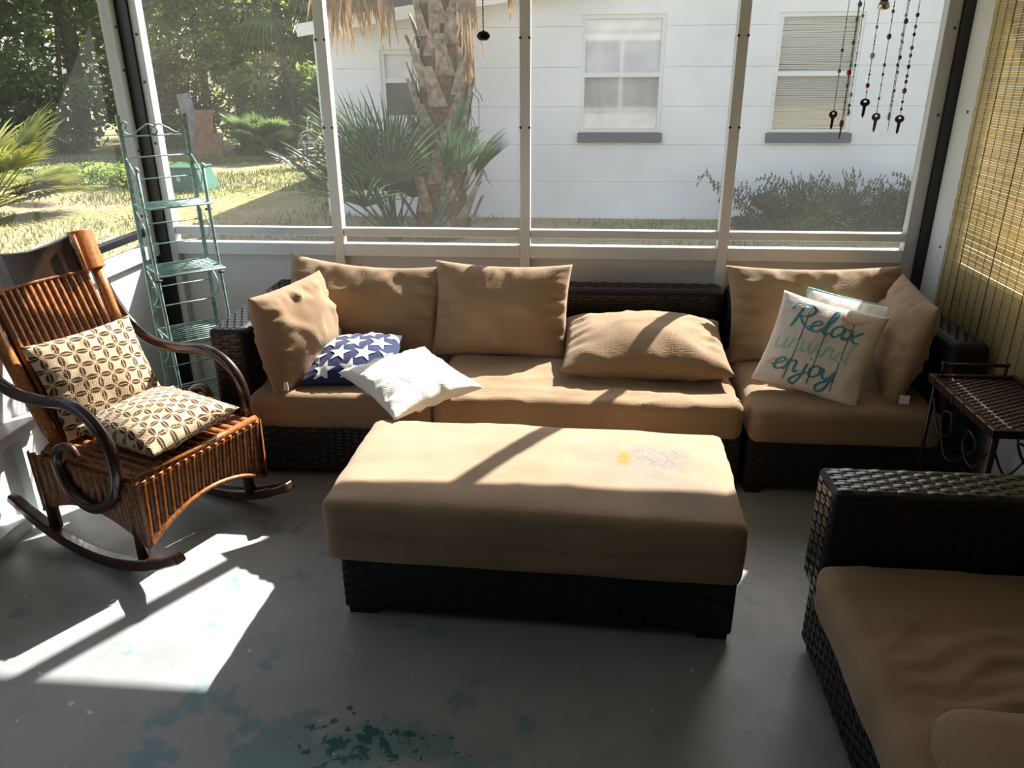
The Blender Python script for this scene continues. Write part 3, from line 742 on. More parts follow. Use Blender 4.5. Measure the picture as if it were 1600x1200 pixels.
# ------------------------------------------------------------------ mint folding shelf in the corner
et = thing('folding_shelf', 'mint green metal folding shelf stand in the left corner', 'shelf', (-1.905, 3.20, 0), math.atan2(.68, .73))
def folding_shelf():
    Wd, D = .265, .15
    def L(mb, name, m='mint_metal', smooth=True): return mb.build(name, m, et, smooth=smooth, local=True)
    for x in (0, Wd):
        L(MB().box(x-.008, x+.008, -.006, .006, 0, 1.43), 'rear_post', smooth=False)
        P = [(x, -D-.10, 0), (x, -D-.06, .45), (x, -D-.02, .8), (x, -D, 1.05), (x, -D, 1.215)]
        L(MB().tube(P, .0075, 8), 'front_post')
        L(MB().lathe([(.001, 0), (.010, .004), (.012, .012), (.008, .02), (.001, .024)], (x, -D, 1.213), 8), 'finial')
        for z0 in (.35, .62, .88, 1.1):
            pts = [(x, -.01-.12*math.sin(PI*i/8)*(.9), z0+.16*(i/8)) for i in range(9)]
            L(MB().tube(pts, .003, 6), 'side_scroll')
    for z in (1.345, 1.26, 1.17, .98, .89, .70, .61, .41, .32):
        L(MB().tube([(0, 0, z), (Wd, 0, z)], .003, 6), 'crossbar')
    for s in (0, 1):
        f = (lambda q: q) if s == 0 else (lambda q: Wd-q)
        sp = [(.02, 1.375), (.03, 1.395), (.018, 1.405), (.008, 1.39), (.012, 1.365), (.04, 1.352), (.08, 1.375), (.11, 1.39), (.14, 1.375), (.142, 1.355), (.125, 1.35), (.118, 1.365)]
        L(MB().tube(catmull([(f(a), 0, b) for a, b in sp], 5), .0032, 6), 'scroll_ornament')
    for z, d in ((1.07, D+.04), (.80, D+.10), (.51, D+.12), (.22, D+.14)):
        o = bpy.data.objects.new('shelf', None)
        mb = MB(); n = 9
        mb.tube([(0, 0, z), (0, -d, z), (Wd, -d, z), (Wd, 0, z), (0, 0, z)], .004, 6)
        for i in range(1, n): mb.tube([(0, -d*i/n, z), (Wd, -d*i/n, z)], .0024, 5)
        L(mb, 'wire_shelf')
        for x in (0, Wd): L(MB().tube([(x-.014, -d*.75, z-.03), (x+.014, -d*.75, z-.03)], .005, 6), 'rivet', 'rust')
folding_shelf()

# ------------------------------------------------------------------ side table
tb = thing('side_table', 'brown metal tray table with woven top between corner sofa and loveseat', 'table', (1.40, 2.42, 0))
def side_table():
    x0, x1, y0, y1, z = 1.262, 1.535, 2.225, 2.675, .575
    for a in ((x0-.012, x0+.006, y0, y1), (x1-.006, x1+.012, y0, y1), (x0-.012, x1+.012, y0-.012, y0+.006), (x0-.012, x1+.012, y1-.006, y1+.012)):
        bevel(MB().box(*a, z-.02, z+.008).build('rim', 'brown_metal', tb), .003)
    MB().box(x0, x1, y0, y1, z-.012, z-.004).build('tray', 'dark_core', tb)
    mb = MB(); weave(mb, (x0+.006, y0+.006, z-.004), (x1-x0-.012, 0, 0), (0, y1-y0-.012, 0), (0, 0, 1), .022, .012, .003); mb.build('woven_top', 'brown_weave', tb, smooth=True, kind='stuff')
    for i in range(6):
        y = y0+(y1-y0)*(i+.5)/6; MB().box(x0-.0135, x0+.0075, y-.004, y+.004, z-.0215, z+.0095).build('binding', 'dark_core', tb)
    for x in (x0+.01, x1-.01):
        for y in (y0+.01, y1-.01): MB().tube([(x, y, 0), (x, y, z-.01)], .008, 8).build('leg', 'brown_metal', tb, smooth=True)
        pts = catmull([(x, y0+.02, .50), (x, y0+.10, .40), (x, y0+.18, .44), (x, y0+.16, .50), (x, y0+.10, .47), (x, y0+.22, .36), (x, y1-.16, .36), (x, y1-.10, .47), (x, y1-.16, .50), (x, y1-.18, .44), (x, y1-.10, .40), (x, y1-.02, .50)], 5)
        MB().tube(pts, .004, 6).build('scroll', 'brown_metal', tb, smooth=True)
    pts = catmull([(x0+.02, y0+.01, .50), (x0+.07, y0+.01, .42), (x0+.12, y0+.01, .50), (x0+.08, y0+.01, .53), (x0+.14, y0+.01, .44), (x1-.08, y0+.01, .53), (x1-.12, y0+.01, .50), (x1-.07, y0+.01, .42), (x1-.02, y0+.01, .50)], 5)
    MB().tube(pts, .004, 6).build('scroll', 'brown_metal', tb, smooth=True)
    for y in (y1+.004,):
        MB().tube([(x0+.03, y, z+.045), (x1-.03, y, z+.045)], .006, 8).build('handle', 'brown_metal', tb, smooth=True)
        for x in (x0+.03, x1-.03):
            MB().tube([(x, y, z-.005), (x, y, z+.045)], .005, 8).build('handle_post', 'brown_metal', tb, smooth=True)
            MB().lathe([(.001, -.01), (.009, -.004), (.009, .004), (.001, .01)], (x, y, z+.047), 8).build('knob', 'brown_metal', tb, smooth=True)
side_table()
def bag():
    rnd = random.Random(3); mb = MB(); n = 14; m_ = 10; vs = []; fs = []
    for i in range(m_+1):
        t_ = i/m_; r = .085*(math.sin(PI*min(1, t_*.9+.12))**.6)*(1-.25*t_)
        for j in range(n):
            a = 2*PI*j/n; k = V((math.cos(a)*2, math.sin(a)*2, t_*4)); rr = r*(1+.5*noise.noise(k))
            vs.append((1.425+rr*math.cos(a)*1.0, 2.40+rr*math.sin(a)*1.3, .002+.32*t_))
    for i in range(m_):
        for j in range(n): fs.append((i*n+j, i*n+(j+1) % n, (i+1)*n+(j+1) % n, (i+1)*n+j))
    fs += [tuple(range(n-1, -1, -1)), tuple(m_*n+j for j in range(n))]
    o = mb.add(vs, fs).build('yellow_bag', 'yellow_bag', smooth=False); tag(o, 'crumpled yellow bag on the floor under the side table', 'bag')
bag()

# ------------------------------------------------------------------ hanging bead strands with keys
def ceil_z(y): return 2.20+(3.78-y)*(2.62-2.20)/5.18
def key_mesh(mb, c, L_=.056, s=1, ang=0):
    """flat key hanging from its bow: bow ring, shaft with teeth"""
    x, y, z = c; ca, sa = math.cos(ang), math.sin(ang)
    def pt(a, b, d): return (x+a*ca-d*sa, y+a*sa+d*ca, z+b)
    n = 14; vs = []; fs = []
    r0, r1 = .0045, .0135
    for k in range(n):
        q = 2*PI*k/n
        for r in (r0, r1):
            for d in (-.0011, .0011): vs.append(pt(r*math.sin(q)*1.0, -.0125+r*math.cos(q)*(.85 if r == r1 else .7)+(.003 if r == r0 else 0), d))
    for k in range(n):
        a = 4*k; b = 4*((k+1) % n)
        fs += [(a, b, b+2, a+2), (a+1, a+3, b+3, b+1), (a+2, b+2, b+3, a+3), (a, a+1, b+1, b)]
    mb.add(vs, fs)
    sh = [(-.0045, -.021), (.0045, -.021), (.0045, -.034), (.003, -.036), (.0045, -.039), (.0025, -.042), (.004, -.046), (.002, -.049), (.0, -L_), (-.0045, -L_+.006)]
    vs = [pt(a, b, d) for d in (-.001, .001) for a, b in sh]; k = len(sh)
    mb.add(vs, [tuple(range(k-1, -1, -1)), tuple(range(k, 2*k))]+[(i, (i+1) % k, k+(i+1) % k, k+i) for i in range(k)])
def bead(mb, c, r, hgt):
    mb.lathe([(.0006, -hgt), (r*.7, -hgt*.7), (r, 0), (r*.7, hgt*.7), (.0006, hgt)], c, 8)
def strand(label, x, zbot, end, beads, seed, y=2.5, keyang=0.):
    zc = ceil_z(y)-.0
    t = thing('bead_strand', label, 'ornament', (x, y, zc), 0, 'bead strands with keys hanging from the ceiling')
    MB().tube([(x, y, zbot), (x, y, zc+.004)], .0009, 5).build('string', 'string', t)
    rnd = random.Random(seed)
    for z, colr, r in beads:
        mb = MB(); bead(mb, (x, y, z), r*.8, r*.95); mb.build('bead', 'bead_'+colr, t, smooth=True)
    z = zbot+.02
    while z < min(zc, 2.05):
        if all(abs(z-b[0]) > b[2]+.006 for b in beads):
            mb = MB(); bead(mb, (x, y, z), rnd.choice((.0016, .0020, .0027)), .0026); mb.build('seed_bead', 'bead_'+rnd.choice(('clear', 'olive', 'purple', 'teal', 'clear', 'blue')), t, smooth=True)
        z += rnd.choice((.009, .014, .022))
    if end in ('key', 'bronze'):
        mb = MB(); key_mesh(mb, (x, y, zbot+.003), ang=keyang); mb.build('key', 'key_metal' if end == 'key' else 'key_bronze', t)
    elif end == 'charm':
        mb = MB(); mb.lathe([(.001, -.022), (.007, -.012), (.004, -.004), (.001, .002)], (x, y, zbot), 8); mb.build('charm', 'silver', t, smooth=True)
    elif end == 'spring':
        mb = MB(); mb.tube([(x+.003*math.cos(k), y+.003*math.sin(k), zbot-.02+.0007*k) for k in range(30)], .0008, 4); mb.build('coil', 'silver', t)
strand('bead strand with a blue bead and a brown key by the silver charms', .737, 1.475, 'bronze', [(1.585, 'sky', .007), (1.64, 'purple', .006), (1.70, 'clear', .004)], 1, keyang=.3)
strand('bead strand with a big red bead above a dark key in the left cluster', .762, 1.450, 'bronze', [(1.580, 'red', .0095), (1.545, 'green', .006), (1.66, 'olive', .007), (1.72, 'olive', .006)], 2, y=2.49, keyang=.9)
strand('bead strand ending in a silver charm above a wire loop', .772, 1.455, 'spring', [(1.55, 'clear', .006), (1.60, 'sky', .005), (1.76, 'sky', .0085)], 3, y=2.515)
strand('bead strand with green beads ending in a silver charm', .781, 1.482, 'charm', [(1.49, 'green', .006), (1.52, 'clear', .007), (1.60, 'teal', .005), (1.73, 'clear', .006)], 4, y=2.505)
strand('bead strand with a clear ring bead and red drop over a steel key', .823, 1.508, 'key', [(1.545, 'red', .008), (1.625, 'clear', .0095), (1.70, 'clear', .006), (1.575, 'purple', .004)], 5, keyang=-.2)
strand('bead strand with one large teal bead over a steel key', .861, 1.468, 'key', [(1.675, 'teal', .009), (1.60, 'olive', .006), (1.575, 'blue', .005), (1.51, 'green', .005), (1.74, 'olive', .006)], 6, keyang=.2)
strand('bead strand with sparse pale beads ending in a silver teardrop', .897, 1.470, 'charm', [(1.68, 'clear', .006), (1.60, 'blue', .005), (1.73, 'clear', .005)], 7)
strand('bead strand with a long blue bead and a bare lower end', .906, 1.418, 'none', [(1.715, 'blue', .0085), (1.62, 'green', .007), (1.58, 'clear', .006), (1.66, 'clear', .005), (1.53, 'blue', .005)], 8, y=2.515)
strand('densely beaded strand with purple and teal beads over a steel key', .929, 1.462, 'key', [(1.73, 'purple', .007), (1.70, 'sky', .006), (1.68, 'purple', .006), (1.645, 'rose', .007), (1.625, 'green', .006), (1.595, 'purple', .007), (1.57, 'green', .006), (1.555, 'blue', .006), (1.53, 'rose', .009), (1.50, 'purple', .005), (1.48, 'blue', .005)], 9)
# clear bulb on a black socket, hung above the strands
def bulb():
    zc = ceil_z(2.42); x, y = .806, 2.42
    t = thing('hanging_bulb', 'small clear glass bulb in a black socket hanging among the bead strands', 'bulb', (x, y, zc))
    MB().tube([(x, y, 1.80), (x, y, zc+.004)], .0025, 6).build('cord', 'black_post', t)
    MB().lathe([(.001, .05), (.010, .048), (.012, .02), (.011, 0), (.009, -.004)], (x, y, 1.765), 12).build('socket', 'black_post', t, smooth=True)
    MB().lathe([(.008, .0), (.014, -.010), (.016, -.020), (.012, -.024), (.001, -.026)], (x, y, 1.765), 12).build('glass', 'silver', t, smooth=True)
bulb()
def pull():
    zc = ceil_z(1.8); x, y = -.218, 1.8
    t = thing('pull_chain', 'dark beaded pull chain with an oval metal pendant before the palm trunk', 'pull chain', (x, y, zc))
    MB().tube([(x, y, 1.67), (x, y, zc+.004)], .0009, 5).build('wire', 'chain_metal', t)
    mb = MB(); z = 1.682
    while z < 1.86: mb.lathe([(.0005, -.002), (.0021, 0), (.0005, .002)], (x, y, z), 6); z += .0055
    mb.build('chain_beads', 'chain_metal', t, smooth=True, kind='stuff')
    MB().lathe([(.001, -.010), (.009, -.009), (.0145, -.003), (.0145, .001), (.009, .007), (.002, .009), (.001, .012)], (x, y, 1.664), 16).build('pendant', 'chain_metal', t, smooth=True)
pull()

# ------------------------------------------------------------------ neighbour house
ZG = -.10
struct(MB().add([(-60, -20, ZG), (60, -20, ZG), (60, 80, ZG), (-60, 80, ZG)], [(0, 1, 2, 3)]).build('ground', 'lawn'))
hs_ = thing('neighbour_house', 'white painted block house with low gable roof across the side yard', 'house', (3, 14, ZG))
def house():
    x0, x1, y0, y1 = -3.12, 9.0, 9.5, 20.0
    def top(x): return 2.02+.135*(min(x, 6-x)-x0)
    # blocks in courses; window openings left free
    wins = [(-.045, .885, .785, 2.14, 'curtain'), (2.10, 3.0, .785, 2.14, 'blind'), (-2.36, -1.90, 1.05, 1.80, 'ac')]
    zs = [ZG]; z = ZG+.02
    while z < 2.9: z += .42; zs.append(z)
    for k in range(len(zs)-1):
        a, b = zs[k]+.0014, zs[k+1]-.0014
        segs = [(x0, x1)]
        cuts = [(w0, w1) for w0, w1, z0, z1, _ in wins if z0 < b and z1 > a]
        # full-height pieces beside the openings, filler pieces above and below them
        xsx = [x0]+[q for c in sorted(cuts) for q in c]+[x1]
        for i in range(0, len(xsx), 2):
            mb = MB(); n = max(1, int((xsx[i+1]-xsx[i])/.6)); pts = [xsx[i]+(xsx[i+1]-xsx[i])*j/n for j in range(n+1)]
            vs = []; fs = []
            for j, x in enumerate(pts):
                zt = max(a+.001, min(b, top(x)))
                for y in (y0, y0+.2): vs += [(x, y, a), (x, y, zt)]
            for j in range(n):
                o = 4*j; fs += [(o, o+4, o+5, o+1), (o+2, o+3, o+7, o+6), (o+1, o+5, o+7, o+3), (o, o+2, o+6, o+4)]
            fs += [(0, 1, 3, 2), (4*n, 4*n+2, 4*n+3, 4*n+1)]
            if top(pts[len(pts)//2]) > a: mb.add(vs, fs).build('block_course', 'house_white', hs_)
        for w0, w1, z0, z1, _ in wins:
            if z0 < b and z1 > a:
                if a < z0: MB().box(w0, w1, y0, y0+.2, a, z0).build('block_course', 'house_white', hs_)
                if b > z1: MB().box(w0, w1, y0, y0+.2, z1, b).build('block_course', 'house_white', hs_)
    MB().box(x0+.02, x1, y0+.012, y1, ZG, 2.0).build('wall_core', 'house_white', hs_) if False else None
    MB().box(x0, x0+.2, y0+.2, y1, ZG, 2.0).build('side_wall', 'house_white', hs_)
    MB().box(x1-.2, x1, y0+.2, y1, ZG, 2.0).build('side_wall', 'house_white', hs_)
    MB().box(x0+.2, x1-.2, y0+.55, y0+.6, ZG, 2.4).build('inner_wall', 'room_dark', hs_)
    for xa, xb in ((x0-.10, 3.0), (3.0, x1+.25)):
        za, zb = top(xa)+.0, top(xb)+.0
        vs = [(xa, y0-.22, za), (xb, y0-.22, zb), (xb, y1, zb), (xa, y1, za)]; vs += [(p[0], p[1], p[2]+.05) for p in vs]
        MB().add(vs, [(3, 2, 1, 0), (4, 5, 6, 7), (0, 1, 5, 4), (1, 2, 6, 5), (2, 3, 7, 6), (3, 0, 4, 7)]).build('roof', 'shingle', hs_)
        vs = [(xa, y0-.25, za-.07), (xb, y0-.25, zb-.07), (xb, y0-.22, zb-.07), (xa, y0-.22, za-.07)]; vs += [(p[0], p[1], p[2]+.13) for p in vs]
        MB().add(vs, [(3, 2, 1, 0), (4, 5, 6, 7), (0, 1, 5, 4), (1, 2, 6, 5), (2, 3, 7, 6), (3, 0, 4, 7)]).build('fascia', 'house_trim', hs_)
        vs = [(xa, y0-.22, za-.03), (xb, y0-.22, zb-.03), (xb, y0, zb-.03), (xa, y0, za-.03)]
        MB().add(vs, [(3, 2, 1, 0)]).build('soffit', 'house_trim', hs_)
    for w0, w1, z0, z1, kind in wins:
        f = .045; yf = y0+.02
        fr = MB()
        zb = z0+.11 if kind != 'ac' else z0
        for a in ((w0, w0+f, zb, z1), (w1-f, w1, zb, z1), (w0+f, w1-f, z1-f, z1), (w0+f, w1-f, zb, zb+f*.8)):
            fr.box(a[0], a[1], yf, yf+.07, a[2], a[3])
        wf = fr.build('window_frame', 'window_white', hs_)
        zm = (zb+z1)/2 if kind != 'ac' else z0+.42
        MB().box(w0+f, w1-f, yf+.005, yf+.06, zm-.025, zm+.025).build('meeting_rail', 'window_white', wf)
        for nm, za, zc in (('lower_pane', zb+f*.8, zm-.025), ('upper_pane', zm+.025, z1-f)):
            m_ = 'pane_glass'
            MB().box(w0+f, w1-f, yf+.035, yf+.039, za, zc).build(nm, m_, wf)
        if kind != 'ac': MB().box(w0-.02, w1+.02, y0-.06, y0+.02, z0, z0+.105).build('sill', 'sill_slate', hs_)
        if kind == 'curtain':
            MB().box(w0+f, w1-f, yf+.042, yf+.044, zm, z1-f).build('upper_curtain', 'curtain_white', wf)
            mb = MB(); n = 24
            vs = []
            for i in range(n+1):
                x = w0+f+(w1-w0-2*f)*i/n
                vs += [(x, yf+.062+.010*math.sin(i*1.7), zb), (x, yf+.062+.010*math.sin(i*1.7+.4), z1-f)]
            mb.add(vs, [(2*i, 2*i+2, 2*i+3, 2*i+1) for i in range(n)]).build('curtain', 'curtain', wf, smooth=True)
        elif kind == 'blind':
            mb = MB(); rnd = random.Random(8); z = zb+.02
            while z < z1-f:
                d = rnd.uniform(-.006, .006) if rnd.random() < .25 else 0
                mb.add([(w0+f, yf+.05, z+d), (w1-f, yf+.05, z-d), (w1-f, yf+.062, z+.022-d), (w0+f, yf+.062, z+.022+d)], [(0, 1, 2, 3)]); z += .025
            mb.build('blind_slats', 'slat_cream', wf, kind='stuff')
        else:
            MB().box(w0+f, w1-f, yf+.045, yf+.05, zm, z1-f).build('cream_panel', 'curtain_white', wf)
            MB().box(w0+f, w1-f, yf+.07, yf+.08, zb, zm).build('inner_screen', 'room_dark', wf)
m = mat('pane_glass', (.9, .9, .9), .03); n_ = m.node_tree; n_.nodes.clear()
o_ = n_.nodes.new('ShaderNodeOutputMaterial'); t_ = n_.nodes.new('ShaderNodeBsdfTransparent'); g_ = n_.nodes.new('ShaderNodeBsdfGlossy'); x_ = n_.nodes.new('ShaderNodeMixShader')
t_.inputs[0].default_value = (.97, .97, .97, 1); g_.inputs['Roughness'].default_value = .05; x_.inputs[0].default_value = .07
n_.links.new(t_.outputs[0], x_.inputs[1]); n_.links.new(g_.outputs[0], x_.inputs[2]); n_.links.new(x_.outputs[0], o_.inputs[0])
house()

# ------------------------------------------------------------------ plants
def frond_fan(mb, base, tip_dir, plen, blade, n=22, spread=2.3, droop=.25, rnd=random, wd=.016, stem=True):
    """petiole and a fan of narrow folded leaflets"""
    base = V(base); d = V(tip_dir).normalized(); up = V((0, 0, 1)); side = d.cross(up)
    side = side.normalized() if side.length > .05 else V((1, 0, 0)); nrm = side.cross(d).normalized()
    hub = base+d*plen
    if stem: mb.tube([base, base+d*plen*.5+nrm*.01, hub], [.012, .009, .007], 5)
    for i in range(n):
        a = -spread/2+spread*i/(n-1)+rnd.uniform(-.03, .03); ll = blade*(.72+.28*math.cos(a*.8))*rnd.uniform(.9, 1.05)
        v = (d*math.cos(a)+side*math.sin(a)); perp = (side*math.cos(a)-d*math.sin(a))
        prev = None; vs = []; fs = []; seg = 4
        for k in range(seg+1):
            t_ = k/seg; q = hub+v*(ll*t_)+V((0, 0, -droop*ll*t_*t_*t_))+nrm*(.10*blade*(t_-t_*t_)); ww = wd*(1-t_)**.6*(.55+.9*min(1, t_*3))+.0012
            vs += [q-perp*ww, q+nrm*ww*.5, q+perp*ww]
        for k in range(seg):
            for b in (0, 1): fs.append((3*k+b, 3*k+b+1, 3*k+4+b, 3*k+3+b))
        mb.add(vs, fs)
def palmetto(name, label, c, n, plen, blade, material, seed, group=None, spread=2.3, elev=(.35, 1.3), az=None, wd=.016):
    rnd = random.Random(seed); t = thing(name, label, 'palm', c, 0, group)
    for i in range(n):
        a = rnd.uniform(0, 2*PI) if az is None else rnd.uniform(*az); e = rnd.uniform(*elev)
        d = (math.cos(a)*math.cos(e), math.sin(a)*math.cos(e), math.sin(e)); mb = MB()
        frond_fan(mb, (c[0]+rnd.uniform(-.06, .06), c[1]+rnd.uniform(-.06, .06), c[2]+.02), d, plen*rnd.uniform(.7, 1.15), blade*rnd.uniform(.8, 1.1), rnd=rnd, wd=wd, spread=spread, droop=.08)
        mb.build('frond', material, t)
    return t
def sabal():
    """palm in front of the house: trunk covered with criss-cross leaf bases, dead fronds hanging"""
    bx, by = -1.56, 8.35; lean = .02
    t = thing('cabbage_palm', 'thick palm trunk covered in criss-cross leaf bases before the white house', 'palm', (bx, by, ZG)); rnd = random.Random(2)
    H_ = 3.6
    def cx(z): return bx+.06+.055*math.sin((z+.1)*.9)
    def rad(z): return .245+.05*math.sin(z*1.4+.6)+(.06 if z < .25 else 0)
    mb = MB(); mb.tube([(cx(z), by, z) for z in [ZG+.25*i for i in range(15)]], [rad(ZG+.25*i)*.86 for i in range(15)], 14); mb.build('trunk', 'boot_inner', t, smooth=True)
    k = 0; z = ZG+.05
    while z < H_-.3:
        a = k*2.39996; r = rad(z)*.84; ca, sa = math.cos(a), math.sin(a); out = V((ca, sa, 0)); tan = V((-sa, ca, 0))
        p = V((cx(z), by, z))+out*r; hgt = rnd.uniform(.30, .40); lean_s = rnd.choice((-1, 1))*rnd.uniform(.25, .5)
        # V-shaped boot: wide split base narrowing to a cut stub that stands off the trunk
        vs = []
        for q, wd, off, th in ((0, .105, .0, .02), (.35, .075, .035, .028), (.7, .055, .075, .026), (1.0, .042, .115, .02)):
            c = p+V((0, 0, hgt*q))+out*off*(1 if z > .3 else 1.5)+tan*(lean_s*hgt*q*.55)
            vs += [c-tan*wd, c+out*th, c+tan*wd, c-out*.012]
        fs = []
        for i in range(3):
            for j in range(4): fs.append((4*i+j, 4*i+(j+1) % 4, 4*i+4+(j+1) % 4, 4*i+4+j))
        fs.append((12, 13, 14, 15)); MB().add(vs, fs).build('leaf_base', 'boot', t)
        k += 1; z += .036
    # hanging dead fronds and threads
    for (dx, dy, z0, ln, n, s_) in ((-.95, .15, 2.75, 1.05, 44, .8), (-.80, -.05, 2.85, 1.0, 40, .7), (-.62, .1, 2.6, .75, 20, .5), (-.45, -.1, 2.55, .85, 10, .35), (.34, -.1, 2.5, .85, 16, .4), (.30, .05, 2.0, .75, 12, .3), (.75, -.2, 2.35, .35, 8, .35), (-1.15, .2, 2.8, .8, 32, .6)):
        mb = MB(); hub = V((cx(z0)+dx, by-.15+dy, z0))
        mb.tube([(cx(3.2), by, 3.2), (cx(3.2)+dx*.7, by-.1+dy*.6, z0+.42), hub], .010, 5)
        for i in range(n):
            a = -s_/2+s_*i/(n-1)+rnd.uniform(-.05, .05); ll = ln*rnd.uniform(.65, 1.05); vs = []
            for q in range(5):
                f = q/4; w_ = .024*(1-f)**.7+.0015
                pnt = hub+V((math.sin(a)*ll*f*.75, rnd.uniform(-.02, .02)*f+.03*math.sin(i), -ll*f*math.cos(a)*.98))
                vs += [pnt-V((w_, 0, 0)), pnt+V((0, -w_*.5, 0)), pnt+V((w_, 0, 0))]
            mb.add(vs, [(3*q+b, 3*q+b+1, 3*q+4+b, 3*q+3+b) for q in range(4) for b in (0, 1)])
        mb.build('dead_frond', 'dead_frond', t)
    for i in range(26):
        a = rnd.uniform(0, 2*PI); z0 = rnd.uniform(.9, 3.0); r = rad(z0)+.03; p = V((cx(z0)+r*math.cos(a), by+r*math.sin(a)*1.0, z0)); pts = [p]
        for q in range(6): p = p+V((rnd.uniform(-.04, .05)+.015*math.cos(a), rnd.uniform(-.02, .02), -rnd.uniform(.06, .16))); pts.append(p)
        MB().tube(pts, .0035, 4).build('hanging_thread', 'bark', t)
    for i in range(12):
        a = 2*PI*i/12; e = rnd.uniform(.1, 1.0); mb = MB(); frond_fan(mb, (cx(3.4), by, 3.45), (math.cos(a)*math.cos(e), math.sin(a)*math.cos(e), math.sin(e)), .7, .8, rnd=rnd, droop=.5); mb.build('green_frond', 'palm_green', t)
sabal()
palmetto('saw_palmetto', 'green saw palmetto fan leaves at the foot of the big palm trunk', (-1.95, 8.0, ZG), 24, .75, .9, 'palmetto', 5, elev=(.6, 1.4), az=(1.2, 5.0), wd=.010)
palmetto('saw_palmetto', 'saw palmetto with few long upright leaves right of the palm trunk', (-1.55, 7.85, ZG), 8, .9, .6, 'palmetto', 6, elev=(.9, 1.3), az=(-1.0, 1.0), wd=.009, spread=1.2)
palmetto('saw_palmetto', 'sunlit yellow-green palmetto at the left edge outside the screen', (-7.75, 9.6, ZG), 24, .85, .75, 'palmetto_yellow', 7, elev=(.1, 1.2), wd=.022)
palmetto('saw_palmetto', 'grey-green palmetto growing in front of the far hedge', (-6.45, 16.0, ZG), 14, .7, .62, 'palm_green', 8, elev=(.3, 1.2), wd=.026)

def leaf_cloud(mb, blobs, n, size, rnd):
    tot = sum(b[3]*b[4]*b[5] for b in blobs)
    for b in blobs:
        k = int(n*b[3]*b[4]*b[5]/tot)
        for _ in range(k):
            d = V((rnd.gauss(0, 1), rnd.gauss(0, 1), rnd.gauss(0, 1))).normalized(); r = rnd.uniform(.35, 1)**.5
            r *= 1+.25*noise.noise(d*2.5+V((b[0], b[1], b[2])))
            p = V((b[0]+d.x*b[3]*r, b[1]+d.y*b[4]*r, b[2]+d.z*b[5]*r))
            if p.z < ZG: p.z = ZG+rnd.uniform(0, .2)
            a = V((rnd.gauss(0, 1), rnd.gauss(0, 1), rnd.gauss(0, .6))).normalized(); c = a.cross(V((rnd.gauss(0, 1), rnd.gauss(0, 1), rnd.gauss(0, 1)))).normalized()
            s = size*rnd.uniform(.6, 1.4)
            mb.add([p-a*s, p-c*s*.38, p+a*s, p+c*s*.38], [(0, 1, 2, 3)])
def tree(name, label, trunk, blobs, n, size, material, seed, cat='tree', group='trees along the far edge of the yard'):
    rnd = random.Random(seed); t = thing(name, label, cat, (trunk[0], trunk[1], ZG), 0, group)
    mb = MB(); hgt = trunk[2]
    mb.tube([(trunk[0], trunk[1], ZG-.05), (trunk[0]+rnd.uniform(-.15, .15), trunk[1], hgt*.5), (trunk[0]+rnd.uniform(-.3, .3), trunk[1], hgt)], [trunk[3], trunk[3]*.8, trunk[3]*.5], 8)
    for b in blobs[:6]: mb.tube([(trunk[0], trunk[1], hgt*.55), ((trunk[0]+b[0])/2, (trunk[1]+b[1])/2, (hgt*.6+b[2])/2+.1), (b[0], b[1], b[2])], [trunk[3]*.45, trunk[3]*.3, trunk[3]*.15], 6)
    mb.build('trunk', 'bark', t, smooth=True)
    mb = MB(); leaf_cloud(mb, blobs, n, size, rnd); mb.build('foliage', material, t, kind='stuff')
    return t
def blobs(cx, cy, cz, rx, ry, rz, k, seed):
    r = random.Random(seed); return [(cx+r.uniform(-1, 1)*rx, cy+r.uniform(-1, 1)*ry, cz+r.uniform(-1, 1)*rz, rx*r.uniform(.35, .6), ry*r.uniform(.4, .7), rz*r.uniform(.35, .6)) for _ in range(k)]
tree('dense_tree', 'dense dark tree at the left edge of the yard', (-14.5, 17.5, 5, .18), blobs(-14.3, 17.6, 2.9, 1.9, 1.3, 2.6, 14, 1), 11000, .10, 'leaf_dark', 1)
tree('dense_tree', 'tall dark green tree left of the black corner post', (-11.6, 18.0, 5.5, .2), blobs(-11.5, 18, 3.0, 1.7, 1.2, 2.7, 14, 2), 11000, .10, 'leaf_dark', 2)
tree('leafy_tree', 'mid green slender tree just right of the black corner post', (-9.2, 19.5, 5.5, .12), blobs(-9.3, 19.5, 3.6, 1.3, 1.0, 2.0, 10, 3), 7000, .10, 'leaf_mid', 3)
tree('leafy_tree', 'bright sunlit tree behind the hanging vines', (-7.6, 21.5, 5.5, .12), blobs(-7.4, 21.5, 3.3, 1.8, 1.0, 2.2, 12, 4), 7500, .11, 'leaf_bright', 4)
tree('leafy_tree', 'yellow-green bushy tree beside the neighbour house', (-5.4, 19.0, 4, .1), blobs(-5.4, 19, 2.0, 1.2, 1.0, 1.6, 10, 5), 7000, .10, 'leaf_bright', 5)
tree('leafy_tree', 'mid green tree rising behind the left dark trees', (-13.0, 22.5, 6, .2), blobs(-13, 22.5, 3.4, 3.4, 1.2, 2.4, 14, 6), 8000, .13, 'leaf_mid', 6)
tree('shrub', 'dark shrub under the tall trees at the left', (-12.8, 16.5, 1, .05), blobs(-12.8, 16.6, .8, 2.3, .6, .9, 12, 7), 7000, .08, 'leaf_dark', 7, 'shrub', 'shrubs of the far hedge')
tree('shrub', 'brown-green vine-covered shrub behind the leaning boards', (-8.5, 17.6, 1.5, .05), blobs(-8.6, 17.7, 1.05, 1.9, .6, 1.1, 14, 8), 9000, .075, 'vine_brown', 8, 'shrub', 'shrubs of the far hedge')
tree('shrub', 'green hedge shrub between boards and wheelchair', (-6.2, 17.2, 1.2, .05), blobs(-6.2, 17.2, .9, 1.1, .6, 1.0, 10, 9), 7000, .075, 'leaf_mid', 9, 'shrub', 'shrubs of the far hedge')
